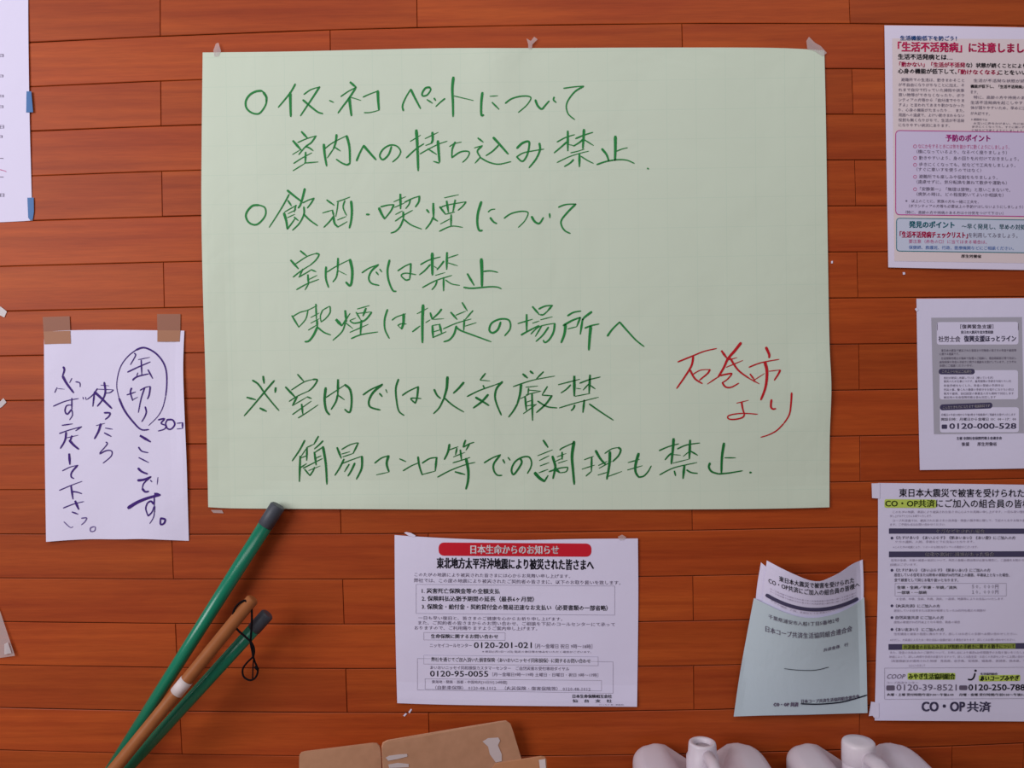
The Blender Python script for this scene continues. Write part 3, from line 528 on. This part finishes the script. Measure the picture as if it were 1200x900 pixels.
# ---- grey hotline sheet
def off_hot(x, y): return 0.0024 + 0.001*math.sin(x/31)+0.0014*sm(y, 500, 550)
hot = empty('leaflet', P3(1140, 550, 0.003), 'white sheet with a grey printed panel and a telephone hotline number', 'leaflet')
sheet('paper_sheet', [(1074,350),(1140,349.7),(1217,349.2)], [(1078,550.8),(1140,550),(1220,548.6)], [(1074,350),(1075.5,440),(1078,550.8)], [(1217,349.2),(1220,548.6)], off_hot, M['white'], hot, 16, 20)
q = Ink(off_hot, .0003); q.quad((1091.3,372.3),(1094.5,508.8),(1200,507.5),(1197.5,371.5),16,20); q.build('printed_panel', M['grey_panel'], hot)
q = Ink(off_hot, .0005); q.rrect(1097.8, 377.5, 1193.5, 404, 3, -.3); q.rrect(1101, 434, 1193, 468.2, 3, -.3); q.rrect(1101.5, 477.5, 1194, 506.8, 3, -.3); q.build('printed_panel', M['white'], hot)
q = Ink(off_hot, .0006); q.rrect(1100, 432.2, 1142.3, 438.8, 3); q.rrect(1101.5, 474, 1163, 481, 3.2, -2.4); q.rrect(1103.5,497.5,1110,502.6,1)
H = .0008
q2 = Ink(off_hot, H); q2.text('このような時はご相談を', 1104, 433.6, 1138.5, 437.2, 0, .01); q2.text('こんなときも力になります 相談無料です', 1105, 475.8, 1160, 479.3, -2.2, .01); q2.build('printed_text', M['white_print'], hot)
q.text('復興支援ほっとライン', 1129.8, 393.4, 1190.5, 400.6, -.3, .03, res=2)
q.text('東日本大震災年金対策相談', 1126, 387.4, 1164, 391.2, -.1, .02); q.text('0120-000-528', 1112.8, 496.2, 1190.8, 502.6, -.2, .035, res=2)
q.text('開設日時：月曜日から金曜日 10：00－17：00', 1103, 489.6, 1190.6, 493.2, -.3, .015); q.text('主催 全国社会保険労務士会連合会', 1121, 511.8, 1174, 515.4, -.3, .015)
q.build('printed_text', M['slate_print'], hot)
q = Ink(off_hot, H); q.text('社労士会', 1099.8, 393.8, 1125.3, 400.6, 0, .015, res=2); q.text('［復興緊急支援］', 1125.5, 380.2, 1164, 385.2, 0, .015)
for y, s_, xa, xb in ((409.2,'東日本大震災で被災された事業主や労働者の皆さまの年金や雇用等',1103,1191),(413.4,'に関する相談です。',1101,1124),(418.4,'社会保険労務士が無料で各種のご相談に、電話相談窓口等で対応し',1103,1191),(422.8,'雇用保険や年金の手続きに関する相談をお受けしています。どうぞお',1101,1191),(427,'気軽にご相談くださいませ。',1101,1140),
                      (441.4,'会社が被災し休業している（働いている方）',1106,1164),(445.4,'被災のため仕事につけず、雇用保険の手続きを知りたい方',1106,1185),(450.4,'年金手帳をなくした、年金の受給の手続きは',1106,1176),(455.2,'労災の事、働く人の健康の手続きをお知りになりたい方は',1106,1188),(459.8,'育児や雇用、会社経営の事業主の方も無料で対応します',1106,1188),(464.2,'被災地の社会保険労務士会も対応します',1106,1167),(484.6,'月曜日の午前10時から午後5時まで相談員がご相談をお受けいたします',1103,1190)):
    q.text(s_, xa, y, xb, y+3, -.3)
q.text('後援　　厚生労働省', 1127, 518.2, 1168, 522.6, -.2, .01)
q.rect(1098.2, 379, 1098.7, 387); q.rect(1193, 379, 1193.5, 387)
q.build('printed_text', M['grey_ink'], hot, 'fine grey print')
patch('tape_piece', [(1072,362),(1074.5,360.5),(1076.5,363.5),(1074,365)], off_hot(1075,362)+.0008, M['white_tape'], hot)

# ---- mutual aid sheet (lower right)
def off_coop(x, y): return 0.0028 + 0.001*math.sin((x-1025)/36)*math.cos(y/70) + 0.002*sm(y, 800, 845)
co = empty('handout', P3(1120, 844, 0.003), 'full page handout with black bars and yellow highlighting in the lower right corner', 'handout')
sheet('paper_sheet', [(1029,566),(1110,566.8),(1222,568.4)], [(1025,844.3),(1110,844.9),(1226,845.6)], [(1029,566),(1029,640),(1028.6,700),(1026.5,780),(1025,844.3)], [(1222,568.4),(1226,845.6)], off_coop, M['white'], co, 20, 26)
q = Ink(off_coop, .0004)
q.rrect(1036.5, 585, 1097, 595, 2, .4); q.rrect(1063.5, 788.6, 1119.5, 796.6, 1.5); q.rrect(1147, 791.3, 1195.5, 798.6, 1.5, -.6)
q.build('highlighting', M['highlighter'], co, 'yellow-green marker')
q = Ink(off_coop, .0004)
q.rect(1041.7, 619.2, 1216, 625.4, .2, 5); q.rect(1041.7, 646.3, 1216, 653, -.4, 5); q.rect(1041.2, 754.8, 1216, 761.6, -1.4, 5)
for y in (630.5, 668.2, 709.9, 723.7, 737.6): q.rrect(1043.6, y-1.6, 1046.9, y+1.7, 1.6)
q.build('printed_bar', M['slate_print'], co)
q = Ink(off_coop, .0006); q.rect(1057.2, 755.3, 1190, 761.2, -1.1, 4); q.build('highlighting', M['dark_highlight'], co, 'marker over the black bar')
C_ = .0009
q = Ink(off_coop, C_); q.text('ケガなどをされた場合', 1097, 620.2, 1154, 624.6, .1, .005); q.text('住宅や家財に損害があった場合', 1084, 647.4, 1165, 652, -.2, .005)
q.build('printed_text', M['white_print'], co, 'white lettering on bars')
q = Ink(off_coop, C_)
q.text('東日本大震災で被害を受けられた方', 1053.7, 572.4, 1210.5, 582.2, .6, .008, res=2); q.text('にご加入の組合員の皆様へ', 1097, 584.8, 1218, 594.6, .6, .004, res=2)
q.text('0120-250-788', 1135, 802, 1201, 809, 0, .02, res=2); q.text('あいコープみやぎ', 1148.5, 791.8, 1194.5, 798, -.5, .03, shear=.2)
q.text('共済掛金のお払込みおよび契約の手続きに関する猶予について', 1059, 755.9, 1189, 760.8, -1.1, .012)
q.text('生活協同組合', 1149, 788.4, 1169, 791, 0, .02); q.stroke([(1142.5,789),(1141,794),(1138,796.5),(1134.5,796)], 1.8, False); q.rrect(1141.8,784.6,1144.6,787.2,1.3)
q.text('全壊・全焼／半壊・半焼／流失', 1051, 686.4, 1121.5, 690.2, .1, .008); q.text('一部壊・一部焼', 1051.5, 692.4, 1086, 696.2, 0, .008)
q.text('火曜・土曜 受付時間/午前9:00～午後6:00', 1039.5, 812.4, 1117.5, 815.6, 0, .012); q.text('月曜・金曜 受付時間/午前9:00～午後5:00', 1124, 812.4, 1204, 815.6, 0, .012)
q.build('printed_text', M['black_ink'], co)
q = Ink(off_coop, C_); q.text('CO・OP共済', 1037.5, 585.3, 1095.5, 594, .3, .014, res=2); q.text('みやぎ生活協同組合', 1064.5, 789.2, 1119, 796, 0, .03); q.build('printed_text', M['olive_ink'], co, 'olive lettering on marker')
q = Ink(off_coop, C_); q.text('CO・OP', 1080.5, 822.6, 1130.5, 833.4, 0, .035, res=3); q.text('共済', 1133.5, 822.2, 1161, 834, 0, .022, res=2); q.build('printed_logo', M['slate_print'], co, 'bold dark lettering at the foot')
q = Ink(off_coop, C_)
for y, s_, xa, xb in ((628,'《たすけあい》《あいぷらす》《新あいあい》《あい愛》にご加入の方',1050,1190),(666,'《たすけあい》《あいぷらす》《新あいあい》にご加入の方',1050,1160.5),(683.6-12,'居住している住宅または所有の家財が30万円以上の損害、半壊以上となった場合、',1048,1183),
                      (677.6,'全て被害として同じお取り扱いとなります。',1048,1123),(708,'《火災共済》にご加入の方',1049.5,1101.5),(721.6,'自然災害共済 にご加入の方',1049.5,1106),(735.6,'《あい友あい》 にご加入の方',1049.5,1106)):
    q.text(s_, xa, y, xb, y+4, .2, .006)
q.text('５０，０００円', 1139, 685.2, 1170, 690, 0); q.text('１０，０００円', 1139, 691.6, 1170, 696.2, 0)
q.frame(1048.7, 683.6, 1179.4, 698.6, .5, -.2); q.frame(1036.5, 782.8, 1210, 819.6, .5, -1)
q.text('COOP', 1039.5, 790, 1061, 795.4, 0, -.004, shear=.3, res=2); q.text('0120-39-8521', 1050.5, 802, 1121, 809.2, 0, .0, res=2)
q.rrect(1038.6, 803.2, 1048.5, 809.2, 1.5); q.rrect(1124, 803.2, 1133.5, 808.6, 1.5)
q.build('printed_text', M['grey_ink'], co, 'grey print')
q = Ink(off_coop, C_)
for y, s_, xa, xb in ((598.4,'このたびの地震、津波により被災された皆さまに心よりお見舞い申し上げます。一日も早い復旧をお祈り',1046,1216),(603.2,'申し上げますとともにお祈りいたします。',1043,1092),(608.4,'コープ共済連では、被災された皆さまの共済金・掛金の猶予等に関して、下記のとおりお取り扱いいたし',1046,1216),(613.2,'ます。ご不明な点はお問い合わせください。',1043,1108),
                      (633.4,'ケガの通院、入院、手術などでお支払いとなります。',1049,1141.5),(639.6,'※このたびの地震により、いろいろな対応を行っている場合がございます。',1046.5,1146),
                      (655,'住宅が全壊、半壊の被害の状況について、所定の書類の提出等が必要な場合に、ご連絡をお知らせください。',1044,1216),(660.2,'詳細はございます。',1043,1075),
                      (700.4,'※ 全壊、半壊、全焼、半焼、流失、一部壊、地震等によりお支払いいたします。',1050.5,1177),(714,'居住している住宅または家財が被害となった20万円を超える損害が',1047.5,1155),(727.6,'建物の被害が30万円以上となる場合、動産の場合',1047.5,1125),(741.4,'住宅構造と被害の程度に異なります。詳しくはお近くの支部へお問い合わせください。',1047.5,1192),(748.4,'※ただし、大災害によるため一時お支払い金額が減じる場合があります。詳しくはお問い合わせください。',1043,1190),
                      (763.2,'また、掛金のお払込みのご猶予について、お申し出により最長6か月間猶予のお取り扱いをいたします。被災',1043,1216),(768.2,'地域によって、詳しい内容や手続きが異なりますので、詳しくは各生協・お近くの共済センターにお問い合わせください。',1042,1216),(773,'（災害救助法が適用された地域　青森県、岩手県、宮城県、福島県、茨城県、栃木県、千葉県等）',1044,1216),(778.6,'さらにつきまして',1065,1084),(798.6,'コープ共済センター',1039,1076)):
    q.text(s_, xa, y, xb, y+3, -.2)
q.build('printed_text', M['pale_ink'], co, 'faint fine print')
oc = lambda x, y: off_coop(x, y) + .0009
patch('tape_strip', [(1021.4,566.5),(1031,566.2),(1031,584.4),(1022,583.6)], oc, M['white_tape'], co)
patch('tape_strip', [(1020.8,822.3),(1026,823),(1030,824),(1030,841),(1024.2,841),(1022.5,838.6),(1018.2,839.2),(1018.8,834)], oc, M['white_tape'], co)

# ---- envelope used as a pocket, with handouts standing in it
def lens_off(x, y):
    s = max(0, min(1, (x-872)/135)); t = max(0, min(1, (842-y)/185))
    return 0.0062 + 0.045*math.sin(math.pi*s)*(0.1+0.9*t**1.1)
off_env = lambda x, y: lens_off(x, y) + 0.003
env = empty('envelope', P3(938, 838, 0.004), 'pale blue paper pocket taped to the wall beside the handout', 'envelope')
sheet('front_panel', [(883.4,701),(900,709),(915,716),(935,722.5),(955,724),(975,720.5),(990,715),(1002,708),(1012.8,700)], [(859.8,839.7),(900,838.3),(960,837),(1016.6,835.6)],
      [(883.4,701),(876,740),(867,790),(859.8,839.7)], [(1012.8,700),(1015,760),(1016.6,835.6)], off_env, M['envelope'], env, 26, 24)
sheet('back_panel', [(884,701),(950,704),(1012,701)], [(860.5,838.6),(938,838),(1016,835)], [(884,701),(860.5,838.6)], [(1012,701),(1016,835)], lambda x, y: .0012, M['envelope'], env, 6, 6)
q = Ink(off_env, .0009)
q.text('千葉県浦安市入船1丁目5番地2号', 900.5, 719.5, 983.5, 724.5, 3.8, .004, 7)
q.text('日本コープ共済生活協同組合連合会', 897, 733.2, 998.5, 740, -.6, .006, 8.5, res=2); q.text('共済金係　行', 965, 760, 994, 764, -7, .01)
q.text('CO・OP 共済', 906.5, 823, 935.5, 828, 0, .05); q.text('日本コープ共済生活協同組合連合会', 939, 819.6, 1007, 824, -6, .02, 1.5)
q.build('printed_text', M['grey_ink'], env)
q = Ink(off_env, .0009); q.stroke([(938.5,824.8),(960,825.2),(985,823),(1002,818.8),(1016,814.5)], 1.5, False); q.stroke([(919,783.6),(935,785.3),(955,785.4),(971,781.8)], .7, False); q.build('printed_swoosh', M['swoosh'], env)
off_l1 = lambda x, y: lens_off(x, max(y, 665)) - 0.0015
off_l2 = lambda x, y: lens_off(x, max(y, 665)) - 0.0040
bl = sheet('handout', [(891.8,659),(896,662.5),(902,668),(920,676),(950,685),(980,680),(1000,668),(1009,661)], [(886,760),(940,790),(1008,760)], [(891.8,659),(885.8,701),(886,760)], [(1009,661),(1010,701),(1008,760)], off_l2, M['white'], None, 20, 12)
tag(bl, 'white sheet peeking out at the left behind the curled handout in the pocket', 'handout')
lf = empty('handout', P3(950, 760, .03), 'curled printed handout with black bar, standing in the pale blue pocket', 'handout')
sheet('paper_sheet', [(898.6,656.8),(915,665.5),(932,673.5),(947,679.5),(959.7,681.3),(970,678),(985,670.5),(998,661.5),(1011,655.8)], [(893,765),(948,795),(1008,762)],
      [(898.6,656.8),(894,700),(893,765)], [(1011,655.8),(1012,700),(1008,762)], off_l1, M['white'], lf, 26, 16)
q = Ink(off_l1, .0009)
q.text('東日本大震災で被害を受けられた', 913, 674.6, 1001, 681, 1.5, .010, 7.5, res=2); q.text('CO・OP共済にご加入の組合員の皆様へ', 900.5, 676.6, 1007.5, 683.2, 4.5, .007, 12, res=2)
q.build('printed_text', M['black_ink'], lf)
q = Ink(off_l1, .0009)
pts = []
for i in range(15):
    kk = i/14; X = 898+(1005-898)*kk; pts.append((X, 697.2+4.4*kk+4*kk*(1-kk)*15))
q.stroke(pts, 4.2, False); q.build('printed_bar', M['slate_print'], lf)
q = Ink(off_l1, .0009)
for i in range(3): q.text('コープ共済連では被災された皆さまの共済金掛金の猶予等に関してお取り扱い', 902, 688.5+i*3.2, 1003, 690.3+i*3.2, 5, 0, 12.5) if i < 2 else q.text('ケガの通院、入院、手術などでお支払いとなります', 903, 702.5, 990, 704.6, 6, 0, 12)
q.build('printed_text', M['pale_ink'], lf, 'faint fine print')

# ---- stray scraps of tape and film on the wall
def scrap(pts, off, mt, label, name='tape_scrap'):
    o = patch(name, pts, off, M[mt], None); tag(o, label, 'tape'); return o
scrap([(-9,357),(1,359.5),(8,365),(5,372),(0,369.5),(-9,364)], .0018, 'haze_tape', 'upper of the two hazy tape ends at the left edge of the picture')
scrap([(-9,476),(0,470.5),(4,466.5),(7.5,471.5),(2,477),(-8,482)], .0018, 'haze_tape', 'lower of the two hazy tape ends at the left edge of the picture')
scrap([(478.5,834.5),(481.5,830.5),(482.8,831.5),(480,836)], .0018, 'white_tape', 'tiny white scrap just below the lower left corner of the landscape notice')
scrap([(472.5,838.5),(475.5,835.5),(476.8,836.8),(474,839.8)], .0018, 'white_tape', 'tiny white speck, left and lower of the pair under the landscape notice')
scrap([(974,306),(976,305.5),(976,308.5),(974,308.8)], .0018, 'white_tape', 'tiny white fleck beside the right edge of the green notice')
scrap([(1057.8,319),(1060.6,319),(1060.8,321.6),(1058.2,322)], .0018, 'white_tape', 'tiny white fleck under the pink and white flyer')
scrap([(247,597.5),(260,597.8),(262,601.5),(250,601)], .0018, 'clear_tape', 'clear tape trace under the lower left corner of the green notice')
bag = empty('plastic_bag', P3(0, 770, .004), 'corner of a clear plastic bag at the left edge, below the note', 'plastic bag')
patch('film', [(-30,660),(0,716),(17.5,768.5),(0,771),(-30,773)], lambda x, y: .003+.004*abs(math.sin(x/4.0)), M['clear_tape'], bag)
patch('tape_piece', [(5,755),(9,752.5),(13.5,765.5),(5,767)], .008, M['haze_tape'], bag, 'whitish tape piece')

# ------------------------------------------------------------------ poles, stick
def tube(name, A, B, r0, r1, mt, parent=None, seg=20, bevel=0.0, label=None):
    d = (B-A).normalized(); x = d.orthogonal().normalized(); y = d.cross(x); L = (B-A).length
    st = [(0, r0-bevel)] + ([(bevel, r0)] if bevel else []) + [(L/2, (r0+r1)/2)] + ([(L-bevel, r1)] if bevel else []) + [(L, r1-bevel)]
    vs, fs = [], []
    for l, r in st:
        for i in range(seg):
            a = 2*math.pi*i/seg; vs.append(A + d*l + x*(r*math.cos(a)) + y*(r*math.sin(a)))
    for j in range(len(st)-1):
        for i in range(seg): fs.append((j*seg+i, j*seg+(i+1)%seg, (j+1)*seg+(i+1)%seg, (j+1)*seg+i))
    fs += [tuple(range(seg-1, -1, -1)), tuple((len(st)-1)*seg+i for i in range(seg))]
    o = new_obj(name, vs, fs, mt, parent, smooth=True)
    o.data.polygons[-1].use_smooth = False; o.data.polygons[-2].use_smooth = False
    if label: o['label'] = label
    return o
def pole(name, p0, off0, p1, off1, r0, r1, label, capn):
    A = P3(*p0, off0); B = P3(*p1, off1); d = (B-A).normalized()
    E_ = A + d*((A.z - 0.0105)/-d.z)
    root = empty(name, (E_.x, E_.y, 0), label, 'pole')
    L = (E_-A).length; Lb = (B-A).length; rr = lambda l: r0 + (r1-r0)*min(l/Lb, 1.15)
    tube('pole_cap', A, A+d*capn, rr(0)*1.04, rr(0)*1.06, M['grey_rubber'], root, 20, 0.0022)
    tube('pole_shaft', A+d*(capn-.004), B, rr(0), rr(Lb), M['green_pole'], root)
    tube('pole_shaft', B, E_, rr(Lb), rr(Lb)*.96, M['green_pole'], root)
    return root
pole('broom_pole', (326,592), .020, (131,900), .045, .0118, .0088, 'longer green pole with grey cap, its tip touching the green notice', .040)
pole('broom_pole', (314,719), .050, (150,900), .075, .0105, .0088, 'shorter green pole behind the wooden stick with the cord', .034)
A = P3(297, 701, .080); B = P3(135, 900, .105); d = (B-A).normalized(); E_ = A + d*((A.z-.0105)/-d.z)
st = empty('walking_stick', (E_.x, E_.y, 0), 'wooden stick with a black cord loop and a white tape band', 'stick')
tube('shaft', A, E_, .0098, .0096, M['stick'], st, 20, .003)
cc = A + (B-A)*0.50
_t = (805-701)/(900-701); cc = A + (B-A)*_t
tube('tape_band', cc-d*.0125, cc+d*.0125, .0103, .0103, M['sticker'], st, 20, 0, 'white tape band')
def curve_tube(name, pts, r, mt, parent):
    n = len(pts); P = []
    for i in range(n-1):
        p0, p1, p2, p3 = pts[max(i-1,0)], pts[i], pts[i+1], pts[min(i+2,n-1)]
        for q in range(4):
            k = q/4; P.append(0.5*((2*p1) + (p2-p0)*k + (2*p0-5*p1+4*p2-p3)*k*k + (-p0+3*p1-3*p2+p3)*k**3))
    P.append(pts[-1]); vs, fs = [], []; S = 7
    ref = Vector((0,1,0))
    for i, p in enumerate(P):
        t = (P[min(i+1,len(P)-1)]-P[max(i-1,0)]).normalized(); x = t.cross(ref).normalized(); y = t.cross(x)
        for j in range(S):
            a = 2*math.pi*j/S; vs.append(p + x*(r*math.cos(a)) + y*(r*math.sin(a)))
    for i in range(len(P)-1):
        for j in range(S): fs.append((i*S+j, i*S+(j+1)%S, (i+1)*S+(j+1)%S, (i+1)*S+j))
    fs += [tuple(range(S)), tuple((len(P)-1)*S+i for i in range(S))]
    return new_obj(name, vs, fs, mt, parent, True)
def cp(s, offs):
    pts = [tuple(map(float, a.split(','))) for a in s.split()]
    return [P3(240+x/6.92, 680+y/6.92, offs[0]+(offs[1]-offs[0])*i/(len(pts)-1)) for i, (x, y) in enumerate(pts)]
curve_tube('cord', cp('340,175 318,165 270,195 235,250 235,340 265,400 320,450 370,495 395,540 400,580 392,620', (.088,.082)), .0017, M['cord'], st)
curve_tube('cord', cp('378,205 380,225 382,300 378,400 372,500 385,570 392,620', (.084,.080)), .0017, M['cord'], st)
cd_ = curve_tube('cord', cp('392,620 340,670 308,720 315,780 365,810 410,790 430,730 405,660 392,620', (.080,.080)), .0015, M['cord'], st)
curve_tube('cord', cp('395,640 390,720 388,795', (.082,.080)), .0010, M['cord'], st)
kn = P3(240+418/6.92, 680+712/6.92, .081)
tube('knot', kn+Vector((-.002,0,.003)), kn+Vector((.003,0,-.003)), .0028, .0022, M['cord'], cd_, 10, .001)

# ------------------------------------------------------------------ cardboard boxes
def slab(name, P, thick, mt, parent, label=None):
    """extrude planar-ish outline P (world points) backwards along its normal"""
    n = (P[1]-P[0]).cross(P[2]-P[0]).normalized()
    if n.y > 0: n = -n
    Bk = [p - n*thick for p in P]; m = len(P)
    o = new_obj(name, P+Bk, [tuple(range(m)), tuple(range(2*m-1, m-1, -1))] + [(i, m+i, m+(i+1)%m, (i+1)%m) for i in range(m)], mt, parent)
    if label: o['label'] = label
    return o
def carton(label, x0, off0, x1, off1, top, zt, depth, mt, extra=None):
    """top = px outline of the raised rear flap; body runs from the flap's foot towards the viewer"""
    fo = lambda x: off0 + (off1-off0)*(x-x0)/(x1-x0)
    T = [P3(x, y, fo(x)) for x, y in top]
    a = P3(x0, 900, off0); b_ = P3(x1, 900, off1)
    a = Vector((a.x, a.y, 0)); b_ = Vector((b_.x, b_.y, 0)); ux = (b_-a).normalized(); nf = Vector((ux.y, -ux.x, 0))
    if nf.y > 0: nf = -nf
    root = empty('cardboard_box', (a+b_)/2 + nf*depth/2, label, 'box')
    up = Vector((0, 0, zt))
    slab('rear_flap', [Vector((a.x,a.y,zt)), *T, Vector((b_.x,b_.y,zt))], .004, mt, root)
    fr_a, fr_b = a + nf*depth, b_ + nf*depth; tk = .004
    def wallp(p, q_, nm):
        dd = (q_-p).normalized(); nn = Vector((-dd.y, dd.x, 0))*tk
        v = [p, q_, q_+up, p+up]; v2 = [x + nn for x in v]
        new_obj(nm, v+v2, [(0,1,2,3),(7,6,5,4),(0,4,5,1),(1,5,6,2),(2,6,7,3),(3,7,4,0)], mt, root)
    wallp(b_, a, 'side_panel'); wallp(a, fr_a, 'side_panel'); wallp(fr_a, fr_b, 'side_panel'); wallp(fr_b, b_, 'side_panel')
    z1 = Vector((0,0,.0)); z2 = Vector((0,0,.004)); v = [a, fr_a, fr_b, b_]
    new_obj('base_panel', [x+z1 for x in v]+[x+z2 for x in v], [(0,1,2,3),(7,6,5,4),(0,4,5,1),(1,5,6,2),(2,6,7,3),(3,7,4,0)], mt, root)
    # front flap folded outwards
    f0 = [fr_a+up, fr_b+up, fr_b+up+nf*.05-Vector((0,0,.05)), fr_a+up+nf*.05-Vector((0,0,.05))]
    slab('front_flap', f0, .004, mt, root)
    return root, fo
ZT = .235
carton('left cardboard box, its plain raised flap standing by the wall', 350, .075, 447, .045,
       [(350.5,893),(350.8,885.5),(353,882.6),(358,881.3),(400,876),(437,871.5),(442,872),(445,875.2),(446,880),(447,893)], ZT, .20, M['card'])
bx2, fo2 = carton('larger cardboard box whose raised flap has torn white stickers', 450, .085, 611, .020,
       [(449,893),(448,876),(449.5,871),(455,868.2),(520,857),(588,845.8),(594,845.2),(598,848),(601,856),(611,889)], ZT, .20, M['card'])
f_on = lambda x, y: fo2(x) + .0012
for p_ in ([(452,888),(456,885.6),(468,884),(477,883.6),(477.5,886.5),(466,889.5),(455,891.5)], [(455,896),(466,894),(479,895.3),(479,899),(456,900)],
           [(565.5,869),(572,865),(584,864.3),(586,868),(583.5,873.5),(588,884),(588,892),(581,893.5),(574,884),(572,875)]):
    patch('torn_sticker', p_, f_on, M['sticker'], [c for c in bx2.children if c.name.startswith('rear_flap')][0])
ft = [P3(x, y, .115) for x, y in [(574,906),(580,895.8),(600,892.3),(634,887.2),(638.5,888),(640.5,891),(641.5,906)]]
sf_ = slab('side_flap', ft, .004, M['card2'], bx2)
patch('tape_piece', [(631.5,890.5),(639,889.5),(640,904),(633,904)], .1165, M['sticker'], sf_)

# ------------------------------------------------------------------ water jugs
def jug(cx_px, label, off_back, Hpx, capspec):
    off_c = off_back + .115
    c = P3(cx_px, Hpx, off_c); H = c.z; X0 = c.x; Y0 = -off_c
    root = empty('water_jug', (X0, Y0, 0), label, 'jug', None)
    hw, hd, N_ = .105, .112, 64
    def loop(ins, z):
        out = []
        for i in range(N_):
            a = 2*math.pi*i/N_; ca, sa = math.cos(a), math.sin(a); e = 0.28
            out.append((math.copysign(abs(ca)**e, ca)*max(hw-ins, .002), math.copysign(abs(sa)**e, sa)*max(hd-ins, .002), z))
        return out
    R = .017; L = [loop(.012, 0), loop(.003, .004), loop(0, .015)] + [loop(0 if k % 2 else .0035, .06+.045*k) for k in range(int((H-R-.09)/.045))] + [loop(0, H-R)]
    for k in range(1, 8):
        th = math.pi/2*k/7; L.append(loop(R*(1-math.cos(th)), H-R+R*math.sin(th)))
    for k in range(1, 9): L.append(loop(R+(hw-R)*k/8.5, H))
    vs, fs = [], []
    for lp in L:
        for x, y, z in lp:
            u = x/hw; v_ = max(0, (z-(H-.09))/.09)
            val = .034*(1-sm(abs(u), .20, .50)) + .004*max(0, abs(u)-.80)/.2
            rdg = .002*math.exp(-((abs(u)-.62)/.07)**2)
            vs.append((X0+x, Y0+y, z - val*sm(v_, 0, 1) + rdg*v_))
    for j in range(len(L)-1):
        for i in range(N_): fs.append((j*N_+i, j*N_+(i+1)%N_, (j+1)*N_+(i+1)%N_, (j+1)*N_+i))
    fs += [tuple(range(N_-1, -1, -1)), tuple((len(L)-1)*N_+i for i in range(N_))]
    new_obj('body', vs, fs, M['jug'], root, True)
    def lathe(name, prof, mt, cx0, cy0, seg=36, par=None):
        v, f = [], []
        for r_, z in prof:
            for i in range(seg):
                a = 2*math.pi*i/seg; v.append((cx0+r_*math.cos(a), cy0+r_*math.sin(a), z))
        for j in range(len(prof)-1):
            for i in range(seg): f.append((j*seg+i, j*seg+(i+1)%seg, (j+1)*seg+(i+1)%seg, (j+1)*seg+i))
        f.append(tuple((len(prof)-1)*seg+i for i in range(seg)))
        o = new_obj(name, v, f, mt, par or root, True); return o
    kind, cpx, cpy, r_ = capspec
    cpos = P3(cpx, cpy, off_back+.075); zt = cpos.z; xc, yc = cpos.x, cpos.y; zb = H-.045
    if kind == 'open':
        sp_ = lathe('spout', [(r_*1.18, zb), (r_*1.16, zt-.022), (r_*1.04, zt-.018), (r_, zt-.004), (r_*.96, zt-.001), (r_*.88, zt), (r_*.66, zt-.001), (r_*.60, zt-.004), (r_*.56, zt-.020)], M['jug'], xc, yc)
        lathe('spout_shade_disc', [(r_*.57, zt-.010), (r_*.57, zt-.007), (.001, zt-.0065)], M['spout_hole'], xc, yc, par=sp_)  # disc inside the open spout, the hole's shade put into its grey
    else:
        lathe('neck', [(r_*1.0, zb), (r_*.95, zt-.030), (r_*.85, zt-.028)], M['jug'], xc, yc)
        n_ = 36; prof = [(r_*.97, zt-.032), (r_*1.0, zt-.031), (r_*1.0, zt-.006), (r_*.97, zt-.002), (r_*.90, zt), (r_*.5, zt), (.001, zt)]
        lathe('screw_cap', prof, M['cap'], xc, yc, 48)
    # handle: a bar running from the neck towards the viewer
    v, f = [], []; hw2 = .0085 if kind == 'open' else .0125; xh = xc + (.004 if kind == 'open' else .008)
    hz = .009 if kind == 'open' else .006
    path = [(yc-r_*.7, zt-.050), (yc-r_*.95, zt-.030+hz), (yc-r_*1.2, zt-.020+hz), (yc-.055, zt-.018+hz), (yc-.090, zt-.024+hz), (yc-.120, zt-.045), (yc-.128, zt-.075)]
    for i, (yy, zz) in enumerate(path):
        q0 = path[max(i-1,0)]; q1 = path[min(i+1,len(path)-1)]; ty, tz = q1[0]-q0[0], q1[1]-q0[1]; l = math.hypot(ty, tz); ny, nz = tz/l, -ty/l
        if nz < 0: ny, nz = -ny, -nz
        for a_, b2 in ((-1,-.6),(-1,.3),(-.6,.8),(0,1),(.6,.8),(1,.3),(1,-.6),(0,-1)):
            v.append((xh+a_*hw2, yy+ny*b2*.008, zz+nz*b2*.008))
    for i in range(len(path)-1):
        for j in range(8): f.append((i*8+j, i*8+(j+1)%8, (i+1)*8+(j+1)%8, (i+1)*8+j))
    f += [tuple(range(7,-1,-1)), tuple((len(path)-1)*8+j for j in range(8))]
    new_obj('handle', v, f, M['jug'], root, True)
    return root
jug(832, 'milky white water jug with an open spout, left of the two', .008, 907, ('open', 823, 869, .0208))
jug(1025, 'milky white water jug closed with a screw cap, right of the two', .008, 907, ('cap', 1006, 868, .0245))
